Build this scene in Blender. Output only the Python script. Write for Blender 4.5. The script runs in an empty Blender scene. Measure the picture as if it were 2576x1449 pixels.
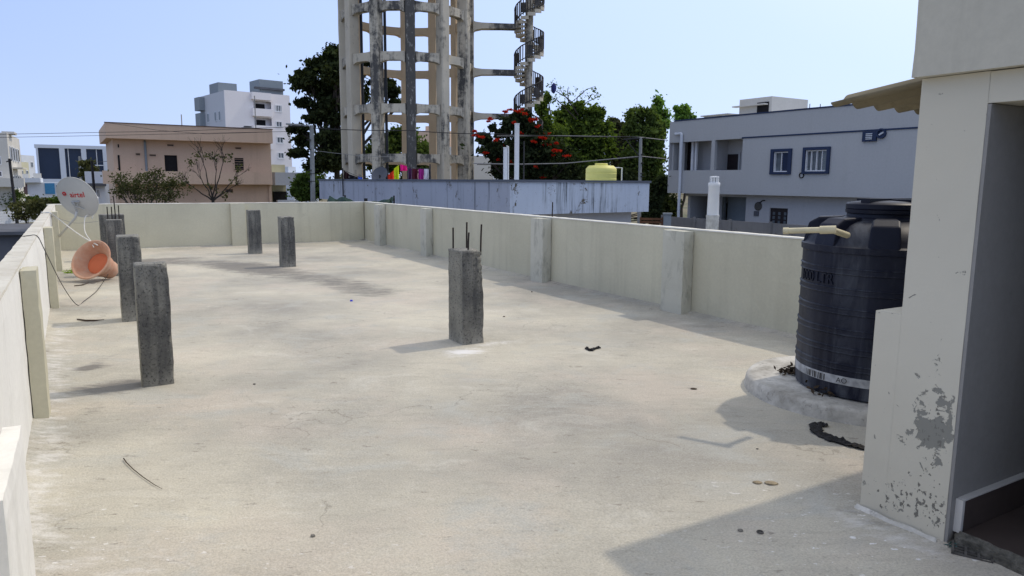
import bpy, math, random
import numpy as np
from mathutils import Vector, Matrix, noise as mnoise

random.seed(7)
rng = np.random.default_rng(7)
R = math.radians
scene = bpy.context.scene
COL = scene.collection
GZ = -2.8            # street level below the terrace floor (z = 0)

# ------------------------------------------------------------------ camera
FOC, PITCH, ROLL, EYE = 1816.65, 0.146525, 0.0075411, 1.55     # px at 2576 wide
cr, sr, cp, sp = math.cos(ROLL), math.sin(ROLL), math.cos(PITCH), math.sin(PITCH)
cam_d = bpy.data.cameras.new('camera')
cam = bpy.data.objects.new('camera', cam_d)
COL.objects.link(cam)
right0, up0, fwd = Vector((1, 0, 0)), Vector((0, sp, cp)), Vector((0, cp, -sp))
RX = right0 * cr + up0 * sr
UX = up0 * cr - right0 * sr
M = Matrix((RX, UX, -fwd)).transposed().to_4x4()
M.translation = Vector((0, 0, EYE))
cam.matrix_world = M
cam_d.sensor_width = 36.0
cam_d.lens = 36.0 * FOC / 2576.0
cam_d.clip_end = 3000
cam_d.clip_start = 0.05
scene.camera = cam


def ray(u, v):
    """direction in the world of a measured sight line"""
    X, Y = u - 1288.0, v - 724.5
    X, Y = X * cr + Y * sr, -X * sr + Y * cr
    x, up = X / FOC, -Y / FOC
    return Vector((x, cp + up * sp, -sp + up * cp))


def W(u, v, d):
    """surveyed world point: sight line (u, v) at forward distance d"""
    r = ray(u, v)
    return Vector((0, 0, EYE)) + r * (d / r.y)


# terrace axes: s across, t along the long parapets
ANG = 0.531689
E1 = Vector((math.cos(ANG), math.sin(ANG), 0))
E2 = Vector((-math.sin(ANG), math.cos(ANG), 0))


def ST(s, t, z=0.0):
    return E1 * s + E2 * t + Vector((0, 0, z))


# ------------------------------------------------------------------ render / world
scene.render.engine = 'CYCLES'
scene.view_settings.view_transform = 'Standard'
scene.view_settings.look = 'None'
scene.view_settings.exposure = -0.17
scene.view_settings.gamma = 1.0
SUN_AZ, SUN_EL = R(56.8), R(54.5)
world = bpy.data.worlds.new('World')
scene.world = world
world.use_nodes = True
nt = world.node_tree
bg = nt.nodes['Background']
sky = nt.nodes.new('ShaderNodeTexSky')
sky.sky_type = 'NISHITA'
sky.sun_disc = False
sky.sun_elevation = SUN_EL
sky.sun_rotation = SUN_AZ
sky.altitude = 0
sky.air_density = 1.0
sky.dust_density = 1.0
sky.ozone_density = 4.0
# thin milky haze over the clear sky: brighter towards the sun and the horizon
def wn(t, **k):
    x = nt.nodes.new(t)
    for p, q in k.items():
        setattr(x, p, q)
    return x
SKY_STRENGTH = 0.15
tcw = wn('ShaderNodeTexCoord')
vd = wn('ShaderNodeVectorMath', operation='DOT_PRODUCT')
nt.links.new(tcw.outputs['Generated'], vd.inputs[0])
vd.inputs[1].default_value = (math.sin(SUN_AZ) * math.cos(SUN_EL), math.cos(SUN_AZ) * math.cos(SUN_EL), math.sin(SUN_EL))
mr = wn('ShaderNodeMapRange')
mr.inputs['From Min'].default_value = -0.4
mr.inputs['From Max'].default_value = 1.0
nt.links.new(vd.outputs['Value'], mr.inputs['Value'])
rp = wn('ShaderNodeValToRGB')
el_ = rp.color_ramp.elements
while len(el_) < 6:
    el_.new(0.5)
for e_, (p_, c_) in zip(el_, ((0.0, (0.22, 0.31, 0.54)), (0.36, (0.275, 0.385, 0.685)), (0.58, (0.40, 0.515, 0.82)), (0.72, (0.50, 0.615, 0.87)), (0.82, (0.66, 0.735, 0.93)), (1.0, (1.0, 1.0, 1.0)))):
    e_.position = p_
    e_.color = (*c_, 1)
nt.links.new(mr.outputs[0], rp.inputs[0])
sx_ = wn('ShaderNodeSeparateXYZ')
nt.links.new(tcw.outputs['Generated'], sx_.inputs[0])
hz_ = wn('ShaderNodeMapRange')
hz_.inputs['From Min'].default_value = 0.30
hz_.inputs['From Max'].default_value = -0.02
hz_.inputs['To Min'].default_value = 0.0
hz_.inputs['To Max'].default_value = 0.55
nt.links.new(sx_.outputs[2], hz_.inputs['Value'])
hm = wn('ShaderNodeMix', data_type='RGBA')
nt.links.new(hz_.outputs[0], hm.inputs[0])
nt.links.new(rp.outputs[0], hm.inputs[6])
hm.inputs[7].default_value = (0.57, 0.665, 0.88, 1)
zr_ = wn('ShaderNodeMapRange')
zr_.inputs['From Min'].default_value = 0.42
zr_.inputs['From Max'].default_value = 0.85
zr_.inputs['To Max'].default_value = 0.75
nt.links.new(sx_.outputs[2], zr_.inputs['Value'])
hm2 = wn('ShaderNodeMix', data_type='RGBA')
nt.links.new(zr_.outputs[0], hm2.inputs[0])
nt.links.new(hm.outputs[2], hm2.inputs[6])
hm2.inputs[7].default_value = (0.76, 0.735, 0.68, 1)  # warm zenith out of view, added to lift and warm the shadows
up_ = wn('ShaderNodeMix', data_type='RGBA', blend_type='MULTIPLY')
up_.inputs[0].default_value = 1.0
k_ = 1.66 / SKY_STRENGTH
up_.inputs[7].default_value = (k_, k_, k_, 1)
nt.links.new(hm2.outputs[2], up_.inputs[6])
mxw = wn('ShaderNodeMix', data_type='RGBA')
mxw.inputs[0].default_value = 0.85
nt.links.new(sky.outputs[0], mxw.inputs[6])
nt.links.new(up_.outputs[2], mxw.inputs[7])
nt.links.new(mxw.outputs[2], bg.inputs[0])
bg.inputs[1].default_value = SKY_STRENGTH
sd = bpy.data.lights.new('sun', 'SUN')
sd.energy = 2.0
sd.angle = R(1.2)
sd.color = (1.0, 0.89, 0.74)
sun = bpy.data.objects.new('sun', sd)
COL.objects.link(sun)
to_sun = Vector((math.sin(SUN_AZ) * math.cos(SUN_EL), math.cos(SUN_AZ) * math.cos(SUN_EL), math.sin(SUN_EL)))
sun.rotation_euler = (-to_sun).to_track_quat('-Z', 'Y').to_euler()
sun.location = to_sun * 60


# ------------------------------------------------------------------ materials
class NT:
    def __init__(s, name):
        s.m = bpy.data.materials.new(name)
        s.m.use_nodes = True
        s.t = s.m.node_tree
        s.b = s.t.nodes['Principled BSDF']
        s.out = s.t.nodes['Material Output']
        s.b.inputs['Roughness'].default_value = 0.85
        s.b.inputs['Specular IOR Level'].default_value = 0.25
        s.tc = s.t.nodes.new('ShaderNodeTexCoord')

    def n(s, typ, **k):
        x = s.t.nodes.new(typ)
        for a, b in k.items():
            setattr(x, a, b)
        return x

    def l(s, a, b):
        s.t.links.new(a, b)

    def noise(s, scale=1.0, detail=4.0, rough=0.55, stretch=(1, 1, 1), off=(0, 0, 0), coord='Object', dist=0.0):
        mp = s.n('ShaderNodeMapping')
        mp.inputs['Scale'].default_value = stretch
        mp.inputs['Location'].default_value = off
        if coord == 'World':
            s.l(s.n('ShaderNodeNewGeometry').outputs['Position'], mp.inputs[0])
        else:
            s.l(s.tc.outputs[coord], mp.inputs[0])
        x = s.n('ShaderNodeTexNoise')
        x.inputs['Scale'].default_value = scale
        x.inputs['Detail'].default_value = detail
        x.inputs['Roughness'].default_value = rough
        x.inputs['Distortion'].default_value = dist
        s.l(mp.outputs[0], x.inputs['Vector'])
        return x.outputs[0]

    def ramp(s, fac, *stops):
        r = s.n('ShaderNodeValToRGB')
        e = r.color_ramp.elements
        while len(e) < len(stops):
            e.new(0.5)
        for i, (p, c) in enumerate(stops):
            e[i].position = p
            e[i].color = (c, c, c, 1) if isinstance(c, (int, float)) else (*c, 1)
        s.l(fac, r.inputs[0])
        return r.outputs[0]

    def math(s, op, a, b=None):
        x = s.n('ShaderNodeMath', operation=op)
        for i, v in enumerate((a, b)):
            if v is None:
                continue
            if isinstance(v, (int, float)):
                x.inputs[i].default_value = v
            else:
                s.l(v, x.inputs[i])
        return x.outputs[0]

    def mix(s, fac, a, b, mode='MIX'):
        x = s.n('ShaderNodeMix', data_type='RGBA', blend_type=mode)
        for sock, v in ((x.inputs[0], fac), (x.inputs[6], a), (x.inputs[7], b)):
            if isinstance(v, (int, float)):
                sock.default_value = v
            elif isinstance(v, tuple):
                sock.default_value = (*v, 1) if len(v) == 3 else v
            else:
                s.l(v, sock)
        return x.outputs[2]

    def attr(s, name):
        x = s.n('ShaderNodeAttribute', attribute_name=name)
        return x.outputs['Fac']

    def color(s, c):
        if isinstance(c, tuple):
            s.b.inputs['Base Color'].default_value = (*c, 1)
        else:
            s.l(c, s.b.inputs['Base Color'])
        return s

    def bump(s, h, strength=0.3, dist=0.01):
        b = s.n('ShaderNodeBump')
        b.inputs['Strength'].default_value = strength
        b.inputs['Distance'].default_value = dist
        s.l(h, b.inputs['Height'])
        s.l(b.outputs[0], s.b.inputs['Normal'])
        return s

    def rough(s, r):
        if isinstance(r, (int, float)):
            s.b.inputs['Roughness'].default_value = r
        else:
            s.l(r, s.b.inputs['Roughness'])
        return s


def mul(c, k):
    return tuple(x * k for x in c)


def plain(name, c, rough=0.7, var=0.12, scale=6.0, spec=0.3, metallic=0.0, bump=0.0):
    m = NT(name)
    f = m.noise(scale, 5)
    m.color(m.mix(m.ramp(f, (0.3, 0.0), (0.7, 1.0)), mul(c, 1 - var), mul(c, 1 + var)))
    m.rough(rough)
    m.b.inputs['Specular IOR Level'].default_value = spec
    m.b.inputs['Metallic'].default_value = metallic
    if bump:
        m.bump(m.noise(scale * 6, 4), bump, 0.01)
    return m.m


def paint(name, c, dirt=(0.12, 0.115, 0.10), streak=0.35, mottle=0.10, sc=1.0, bump=0.15, amt=0.5):
    """painted plaster: soft mottling, rain streaks, patches of grime"""
    m = NT(name)
    big = m.noise(0.7 * sc, 4)
    base = m.mix(m.ramp(big, (0.32, 0.0), (0.7, 1.0)), mul(c, 1 - mottle), mul(c, 1 + mottle))
    fine = m.noise(28 * sc, 3, 0.6)
    base = m.mix(0.10, base, m.ramp(fine, (0.3, 0.25), (0.7, 1.0)), 'MULTIPLY')
    st = m.noise(1.0, 6, 0.62, (5.0 * sc, 5.0 * sc, 0.35 * sc), dist=0.3)
    area = m.noise(0.5 * sc, 3, 0.5, off=(7, 3, 1))
    f = m.math('MULTIPLY', m.ramp(st, (0.50, 0.0), (0.72, 1.0)), m.ramp(area, (0.36, 0.0), (0.60, 1.0)))
    base = m.mix(m.math('MULTIPLY', f, streak), base, dirt)
    blot = m.noise(3.3 * sc, 8, 0.72, off=(2, 9, 4))
    f2 = m.math('MULTIPLY', m.ramp(blot, (0.60, 0.0), (0.68, 1.0)), amt * 0.6)
    base = m.mix(m.math('MULTIPLY', f2, m.ramp(area, (0.45, 0.0), (0.6, 1.0))), base, dirt)
    m.color(base)
    if bump:
        m.bump(m.noise(45 * sc, 5, 0.6), bump, 0.006)
    return m.m


def leafmat(name, c_dark, c_light, trans=0.3):
    m = NT(name)
    f = m.attr('tone')
    c = m.mix(f, c_dark, c_light)
    m.t.nodes.remove(m.b)
    d = m.n('ShaderNodeBsdfDiffuse')
    t = m.n('ShaderNodeBsdfTranslucent')
    m.l(c, d.inputs[0])
    m.l(m.mix(1.0, c, (1.1, 1.15, 0.5), 'MULTIPLY'), t.inputs[0])
    mx = m.n('ShaderNodeMixShader')
    mx.inputs[0].default_value = trans
    m.l(d.outputs[0], mx.inputs[1])
    m.l(t.outputs[0], mx.inputs[2])
    m.l(mx.outputs[0], m.out.inputs[0])
    return m.m


MT = {}
# --- terrace floor
m = NT('terrace_concrete')
big = m.noise(0.42, 5, 0.6)
big2 = m.noise(0.8, 6, 0.62, off=(11, 4, 0))
mid = m.noise(1.5, 9, 0.70, (0.85, 1.2, 1), coord='World', dist=0.7)
brush = m.noise(1.0, 8, 0.68, (3.2, 14.0, 1), coord='World', dist=0.35)
brush2 = m.noise(1.0, 7, 0.70, (9.0, 30.0, 1), coord='World', off=(3, 8, 0), dist=0.2)
fine = m.noise(95, 4, 0.65)
base = m.mix(m.ramp(big, (0.36, 0.0), (0.64, 1.0)), (0.355, 0.340, 0.300), (0.610, 0.572, 0.472))
base = m.mix(m.math('MULTIPLY', m.ramp(big2, (0.50, 0.0), (0.66, 1.0)), 0.6), base, (0.574, 0.510, 0.434))
base = m.mix(m.math('MULTIPLY', m.ramp(mid, (0.34, 1.0), (0.47, 0.0)), 0.7), base, (0.460, 0.461, 0.424))
base = m.mix(m.math('MULTIPLY', m.ramp(mid, (0.56, 0.0), (0.70, 1.0)), 0.45), base, (0.667, 0.652, 0.588))
base = m.mix(m.math('MULTIPLY', m.ramp(brush, (0.53, 0.0), (0.72, 1.0)), 0.26), base, (0.245, 0.225, 0.190))
base = m.mix(m.math('MULTIPLY', m.ramp(brush, (0.26, 1.0), (0.42, 0.0)), 0.25), base, (0.745, 0.731, 0.668))
base = m.mix(m.math('MULTIPLY', m.ramp(brush2, (0.60, 0.0), (0.69, 1.0)), 0.34), base, (0.195, 0.17, 0.14))
base = m.mix(0.30, base, m.ramp(fine, (0.32, 0.25), (0.62, 1.08)), 'MULTIPLY')
grit = m.noise(38, 6, 0.75, off=(2, 7, 0))
base = m.mix(m.math('MULTIPLY', m.ramp(grit, (0.58, 0.0), (0.66, 1.0)), 0.28), base, (0.20, 0.18, 0.145))
base = m.mix(m.math('MULTIPLY', m.ramp(grit, (0.33, 1.0), (0.41, 0.0)), 0.35), base, (0.703, 0.672, 0.618))
# hairline cracks and worn patches
cr_n = m.n('ShaderNodeTexVoronoi', feature='DISTANCE_TO_EDGE')
cr_n.inputs['Scale'].default_value = 0.55
wv = m.n('ShaderNodeVectorMath', operation='ADD')
nz_ = m.n('ShaderNodeTexNoise'); nz_.inputs['Scale'].default_value = 2.2; nz_.inputs['Detail'].default_value = 8
m.l(m.tc.outputs['Object'], nz_.inputs['Vector'])
m.l(m.tc.outputs['Object'], wv.inputs[0]); m.l(nz_.outputs[1], wv.inputs[1])
m.l(wv.outputs[0], cr_n.inputs['Vector'])
crk = m.math('MULTIPLY', m.ramp(cr_n.outputs[0], (0.0, 1.0), (0.0055, 0.0)), m.ramp(m.noise(0.9, 4, off=(6, 6, 0)), (0.50, 0.0), (0.60, 1.0)))
base = m.mix(m.math('MULTIPLY', crk, 0.5), base, (0.16, 0.145, 0.12))
# small dark pits and pale flecks
pit = m.noise(9, 6, 0.72, (0.7, 1.7, 1), off=(4, 1, 0), coord='World')
base = m.mix(m.math('MULTIPLY', m.ramp(pit, (0.62, 0.0), (0.66, 1.0)), 0.55), base, (0.17, 0.145, 0.12))
fl = m.noise(17, 5, 0.6, (0.8, 1.3, 1), off=(9, 5, 2), coord='World')
flm = m.math('MULTIPLY', m.ramp(fl, (0.64, 0.0), (0.665, 1.0)), m.math('ADD', m.attr('fleck'), 0.04))
base = m.mix(flm, base, (0.800, 0.790, 0.780))
# algae and soot stains with their own shapes
sn = m.noise(1.0, 9, 0.72, (2.4, 11.0, 1), coord='World', dist=0.5)
sn2 = m.noise(7.0, 8, 0.72, (0.7, 1.6, 1), off=(3, 3, 3), coord='World')
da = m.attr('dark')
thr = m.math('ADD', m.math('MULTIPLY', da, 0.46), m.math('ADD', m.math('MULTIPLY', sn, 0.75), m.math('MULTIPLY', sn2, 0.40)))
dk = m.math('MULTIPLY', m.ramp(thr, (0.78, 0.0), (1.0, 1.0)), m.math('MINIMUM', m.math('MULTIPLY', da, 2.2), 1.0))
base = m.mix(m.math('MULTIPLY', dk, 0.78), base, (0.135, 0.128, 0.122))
wa = m.attr('white')
wn_ = m.math('MULTIPLY', m.ramp(m.math('ADD', sn2, m.math('MULTIPLY', wa, 0.35)), (0.60, 0.0), (0.76, 1.0)), wa)
base = m.mix(wn_, base, (0.800, 0.790, 0.780))
m.color(base)
hb = m.math('ADD', m.math('MULTIPLY', brush, 0.45), m.math('MULTIPLY', fine, 0.45))
m.bump(m.math('ADD', hb, m.math('MULTIPLY', mid, 0.9)), 0.75, 0.016)
m.rough(0.85)
MT['floor'] = m.m

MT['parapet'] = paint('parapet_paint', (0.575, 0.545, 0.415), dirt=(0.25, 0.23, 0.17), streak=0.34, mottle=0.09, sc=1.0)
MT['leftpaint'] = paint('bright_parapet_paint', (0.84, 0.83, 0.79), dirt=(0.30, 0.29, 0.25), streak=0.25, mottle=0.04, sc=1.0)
MT['topwhite'] = paint('white_top_paint', (0.76, 0.74, 0.67), dirt=(0.40, 0.37, 0.31), streak=0.2, mottle=0.06, sc=2.0)
# wall top: stained cement
m = NT('cement_coping')
f = m.noise(2.2, 8, 0.7, (1, 1, 1), dist=0.6)
c = m.mix(m.ramp(f, (0.40, 0.0), (0.62, 1.0)), (0.62, 0.60, 0.53), (0.50, 0.47, 0.40))
f2 = m.noise(6, 8, 0.75, off=(5, 0, 0))
c = m.mix(m.math('MULTIPLY', m.ramp(f2, (0.56, 0.0), (0.66, 1.0)), 0.6), c, (0.26, 0.24, 0.21))
m.color(c).bump(m.noise(30, 5), 0.3, 0.01)
MT['coping'] = m.m
# mouldy pilaster plaster
m = NT('pilaster_paint')
f = m.noise(1.2, 4)
c = m.mix(m.ramp(f, (0.35, 0.0), (0.65, 1.0)), (0.49, 0.48, 0.40), (0.56, 0.545, 0.46))
f2 = m.noise(4.0, 9, 0.72, (1.5, 1.5, 0.5), off=(1, 2, 3), dist=0.5)
c = m.mix(m.math('MULTIPLY', m.ramp(f2, (0.53, 0.0), (0.68, 1.0)), 0.55), c, (0.17, 0.165, 0.135))
m.color(c).bump(m.noise(45, 5), 0.2, 0.006)
MT['pilaster'] = m.m
# raw concrete stub columns
m = NT('raw_concrete')
f = m.noise(3.0, 8, 0.7)
c = m.mix(m.ramp(f, (0.32, 0.0), (0.66, 1.0)), (0.145, 0.142, 0.128), (0.30, 0.29, 0.25))
st = m.noise(1.0, 7, 0.65, (9, 9, 1.0), dist=0.3)
c = m.mix(m.math('MULTIPLY', m.ramp(st, (0.46, 0.0), (0.64, 1.0)), 0.7), c, (0.052, 0.053, 0.055))
fd = m.attr('face_dark')
c = m.mix(m.math('MULTIPLY', fd, m.ramp(m.noise(5, 6, 0.6, (1, 1, 0.5), off=(2, 2, 2)), (0.34, 0.10), (0.62, 0.62))), c, (0.055, 0.056, 0.060))  # front and top faces darker
c = m.mix(m.math('MULTIPLY', m.math('SUBTRACT', 1.0, fd), 0.35), c, (0.30, 0.285, 0.225))  # remaining faces paler
ft = m.attr('foot')
c = m.mix(m.math('MULTIPLY', ft, m.ramp(f, (0.35, 0.2), (0.6, 1.0))), c, (0.42, 0.41, 0.37))
pit = m.noise(55, 5, 0.7)
c = m.mix(m.math('MULTIPLY', m.ramp(pit, (0.54, 0.0), (0.64, 1.0)), 0.8), c, (0.025, 0.025, 0.027))
c = m.mix(m.math('MULTIPLY', m.ramp(pit, (0.30, 1.0), (0.40, 0.0)), 0.4), c, (0.42, 0.41, 0.38))
m.color(c).bump(m.math('ADD', pit, m.math('MULTIPLY', f, 1.5)), 0.7, 0.015)
m.rough(0.95)
MT['raw'] = m.m
# stair head room wall with blistered, flaked paint
m = NT('flaked_paint')
f = m.noise(0.9, 4)
c = m.mix(m.ramp(f, (0.35, 0.0), (0.65, 1.0)), (0.53, 0.50, 0.415), (0.58, 0.545, 0.45))
pa = m.attr('peel')
pn = m.noise(15, 9, 0.66, off=(3, 3, 1), dist=0.5)
pn2 = m.noise(42, 6, 0.6, (1, 1, 0.8), off=(1, 5, 2))
msk = m.ramp(m.math('ADD', m.math('MULTIPLY', pa, 0.30), pn), (0.665, 0.0), (0.678, 1.0))
msk2 = m.ramp(m.math('ADD', m.math('MULTIPLY', m.attr('chip'), 0.20), pn2), (0.745, 0.0), (0.76, 1.0))
edge = m.ramp(m.math('ADD', m.math('MULTIPLY', pa, 0.30), pn), (0.652, 0.0), (0.665, 1.0))
c = m.mix(m.math('MULTIPLY', edge, 0.5), c, (0.12, 0.12, 0.11))
c = m.mix(msk, c, (0.245, 0.24, 0.21))
c = m.mix(msk2, c, (0.175, 0.168, 0.145))
m.color(c)
m.bump(m.math('SUBTRACT', m.math('MULTIPLY', m.noise(60, 4), 0.25), m.math('MAXIMUM', msk, msk2)), 0.5, 0.006)
MT['flaked'] = m.m
MT['stairplaster'] = paint('stair_plaster', (0.53, 0.505, 0.425), dirt=(0.22, 0.21, 0.17), streak=0.45, mottle=0.07)
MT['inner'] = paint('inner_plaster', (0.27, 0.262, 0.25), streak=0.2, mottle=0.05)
MT['tile'] = plain('brown_tile', (0.07, 0.055, 0.05), 0.35, 0.15, 8)
MT['threshold'] = plain('broken_mortar', (0.11, 0.105, 0.09), 0.95, 0.55, 25, bump=0.8)
MT['marble'] = plain('pale_edge', (0.55, 0.54, 0.52), 0.5, 0.06)
MT['rust'] = plain('rusty_steel', (0.03, 0.022, 0.018), 0.8, 0.4, 40, bump=0.4)
MT['black'] = plain('black_plastic', (0.012, 0.013, 0.017), 0.4, 0.2, 4, spec=0.45)
MT['blackcloth'] = plain('black_tarred_cloth', (0.018, 0.017, 0.018), 0.75, 0.4, 20, bump=0.5)
MT['white_cable'] = plain('white_cable', (0.65, 0.64, 0.60), 0.5, 0.05)
MT['pvc'] = plain('cream_pvc', (0.62, 0.56, 0.38), 0.45, 0.10, 14)
MT['yellow'] = plain('yellow_plastic', (0.68, 0.64, 0.20), 0.5, 0.06, 2)
MT['dishpaint'] = plain('dish_paint', (0.50, 0.50, 0.47), 0.5, 0.05, 5)
MT['galv'] = plain('galvanised', (0.40, 0.41, 0.41), 0.5, 0.1, 10, metallic=0.3)
MT['red'] = plain('red_print', (0.50, 0.012, 0.02), 0.5, 0.03)
MT['blue'] = plain('blue_plastic', (0.01, 0.03, 0.60), 0.35, 0.02)
# tank skin: black plastic with bleached, limey run marks and painted rib highlights
m = NT('tank_skin')
f = m.noise(2.0, 5, 0.6, (1, 1, 0.5))
c = m.mix(m.ramp(f, (0.35, 0.0), (0.7, 1.0)), (0.005, 0.007, 0.017), (0.011, 0.014, 0.030))
st = m.noise(1.0, 8, 0.7, (5, 5, 0.8), dist=0.5)
low = m.attr('lime_glint')
c = m.mix(m.math('MULTIPLY', m.ramp(st, (0.45, 0.0), (0.75, 1.0)), low), c, (0.20, 0.22, 0.25))
sc = m.noise(30, 6, 0.7, (1, 1, 0.3))
c = m.mix(m.math('MULTIPLY', m.ramp(sc, (0.60, 0.0), (0.75, 1.0)), 0.18), c, (0.10, 0.11, 0.13))
m.color(c)
m.rough(m.ramp(f, (0.3, 0.42), (0.7, 0.60)))
m.b.inputs['Specular IOR Level'].default_value = 0.22
m.bump(m.noise(3.5, 4), 0.12, 0.02)
MT['tank'] = m.m
MT['band'] = plain('label_band', (0.36, 0.37, 0.38), 0.6, 0.35, 18)
# whitewashed plinth
m = NT('whitewashed_plinth')
f = m.noise(4, 8, 0.7)
c = m.mix(m.ramp(f, (0.35, 0.0), (0.62, 1.0)), (0.30, 0.285, 0.25), (0.60, 0.585, 0.54))
c = m.mix(m.math('MULTIPLY', m.ramp(m.noise(22, 6, 0.7), (0.56, 0.0), (0.66, 1.0)), 0.5), c, (0.14, 0.13, 0.12))
m.color(c).bump(m.noise(30, 6), 0.5, 0.006)
MT['plinth'] = m.m
# terracotta
m = NT('terracotta')
f = m.noise(3, 7, 0.65)
c = m.mix(m.ramp(f, (0.35, 0.0), (0.68, 1.0)), (0.44, 0.22, 0.14), (0.58, 0.38, 0.28))
c = m.mix(m.math('MULTIPLY', m.ramp(m.noise(9, 7, 0.7, off=(2, 2, 2)), (0.52, 0.0), (0.68, 1.0)), 0.5), c, (0.42, 0.37, 0.30))
m.color(c).bump(m.noise(30, 5), 0.25, 0.008)
MT['terra'] = m.m
MT['terra_red'] = plain('terracotta_fresh', (0.58, 0.16, 0.075), 0.8, 0.07, 4)
MT['asbestos'] = paint('asbestos_sheet', (0.21, 0.18, 0.12), dirt=(0.08, 0.065, 0.045), streak=0.5, mottle=0.25, sc=4)

# --- street and neighbours
m = NT('dry_ground')
f = m.noise(0.15, 7, 0.65)
c = m.mix(m.ramp(f, (0.35, 0.0), (0.65, 1.0)), (0.075, 0.085, 0.04), (0.22, 0.18, 0.12))
m.color(c).bump(m.noise(3, 6), 0.4, 0.1)
MT['ground'] = m.m
MT['road'] = plain('grey_road', (0.085, 0.085, 0.09), 0.9, 0.25, 0.5)
MT['greyhouse'] = paint('grey_house_paint', (0.455, 0.465, 0.475), streak=0.05, mottle=0.03, sc=0.4, bump=0.0, amt=0.1)
MT['greylow'] = paint('pale_house_paint', (0.49, 0.49, 0.50), streak=0.08, mottle=0.03, sc=0.4, bump=0.0, amt=0.1)
MT['navy'] = plain('navy_trim', (0.020, 0.035, 0.085), 0.6, 0.08)
MT['winwhite'] = plain('white_frame', (0.72, 0.73, 0.75), 0.5, 0.03)
m = NT('dark_glass')
m.color(m.mix(m.ramp(m.noise(1.3, 3), (0.4, 0.0), (0.6, 1.0)), (0.012, 0.013, 0.018), (0.035, 0.038, 0.05)))
m.rough(0.12)
m.b.inputs['Specular IOR Level'].default_value = 0.5
MT['glass'] = m.m
MT['curtain'] = plain('grey_curtain_glass', (0.11, 0.13, 0.15), 0.3, 0.25, 3)
MT['dark'] = plain('dark_opening', (0.012, 0.011, 0.013), 0.8, 0.2)
MT['doorwood'] = plain('dark_door', (0.025, 0.018, 0.02), 0.5, 0.2)
# blue-white building with black rain streaks
def streaky(name, a, b, k, sc=1.0, lo=0.50, hi=0.66):
    m = NT(name)
    f = m.noise(0.35, 4)
    c = m.mix(m.ramp(f, (0.35, 0.0), (0.65, 1.0)), a, b)
    s1 = m.noise(1.0, 8, 0.68, (2.6 * sc, 2.6 * sc, 0.22 * sc), dist=0.25)
    s2 = m.noise(1.0, 6, 0.6, (11 * sc, 11 * sc, 0.5 * sc), off=(3, 1, 7))
    ar = m.noise(0.55 * sc, 5, 0.6, off=(4, 2, 9))
    f1 = m.math('MULTIPLY', m.math('MULTIPLY', m.ramp(s1, (lo, 0.0), (hi, 1.0)), m.ramp(s2, (0.40, 0.0), (0.60, 1.0))), m.ramp(ar, (0.34, 0.10), (0.52, 1.0)))
    c = m.mix(m.math('MULTIPLY', f1, k), c, (0.055, 0.065, 0.07))
    bl = m.noise(1.4 * sc, 9, 0.75, off=(8, 2, 5), dist=0.4)
    c = m.mix(m.math('MULTIPLY', m.ramp(bl, (0.59, 0.0), (0.62, 1.0)), k), c, (0.10, 0.085, 0.06))
    sp_ = m.noise(9 * sc, 7, 0.75, off=(1, 1, 1))
    c = m.mix(m.math('MULTIPLY', m.ramp(sp_, (0.60, 0.0), (0.68, 1.0)), k * 0.6), c, (0.10, 0.12, 0.13))
    m.color(c)
    return m.m
MT['bluewall'] = streaky('blue_white_limewash', (0.37, 0.40, 0.485), (0.43, 0.465, 0.545), 0.8, 1.0, 0.50, 0.62)
MT['bluewall_b'] = streaky('flecked_blue_limewash', (0.47, 0.53, 0.63), (0.56, 0.62, 0.71), 1.0, 1.3, 0.46, 0.60)
MT['greycoping'] = plain('grey_coping', (0.10, 0.115, 0.15), 0.8, 0.15, 1.5)
MT['pink'] = paint('pink_house_paint', (0.66, 0.485, 0.36), dirt=(0.25, 0.17, 0.13), streak=0.25, mottle=0.05, sc=0.4, bump=0.0, amt=0.25)
MT['pinkdark'] = plain('brown_coping', (0.09, 0.045, 0.035), 0.8, 0.2)
MT['whiteblock'] = paint('white_block_paint', (0.86, 0.82, 0.82), streak=0.08, mottle=0.03, sc=0.2, bump=0.0, amt=0.15)
MT['greyblock'] = plain('grey_block_paint', (0.235, 0.27, 0.30), 0.8, 0.05)
MT['creamwall'] = plain('cream_wall', (0.58, 0.56, 0.40), 0.8, 0.05, 1)
MT['palewall'] = paint('pale_wall', (0.62, 0.66, 0.72), streak=0.12, mottle=0.05, sc=0.3, bump=0.0, amt=0.3)
MT['offwhite'] = paint('off_white_wall', (0.62, 0.60, 0.55), streak=0.25, mottle=0.06, sc=0.3, bump=0.0, amt=0.3)
MT['blueglass'] = plain('blue_glass', (0.012, 0.026, 0.060), 0.25, 0.15, 0.4, spec=0.4)
MT['bluedoor'] = plain('blue_door', (0.05, 0.22, 0.42), 0.6, 0.1)
MT['redbrown'] = plain('brown_door', (0.16, 0.10, 0.10), 0.7, 0.1)
MT['darkgrey'] = plain('dark_grey_cement', (0.10, 0.105, 0.12), 0.9, 0.2, 1.0)
MT['granite'] = streaky('granite_slab', (0.17, 0.17, 0.175), (0.24, 0.235, 0.23), 0.5, 1.5, 0.5, 0.7)
MT['wood'] = plain('brown_wood', (0.13, 0.06, 0.03), 0.8, 0.3, 3)
MT['poleconc'] = plain('pole_concrete', (0.26, 0.27, 0.27), 0.9, 0.2, 2)
MT['poledark'] = plain('dark_pole', (0.03, 0.03, 0.033), 0.8, 0.2)
MT['wire'] = plain('wire', (0.025, 0.025, 0.028), 0.6, 0.1)
MT['wirepale'] = plain('pale_wire', (0.22, 0.22, 0.22), 0.6, 0.1)
MT['pipewhite'] = plain('white_pvc', (0.66, 0.68, 0.70), 0.45, 0.06, 3)
m = NT('dirty_white_pvc')
f = m.noise(9, 6, 0.7)
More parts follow.
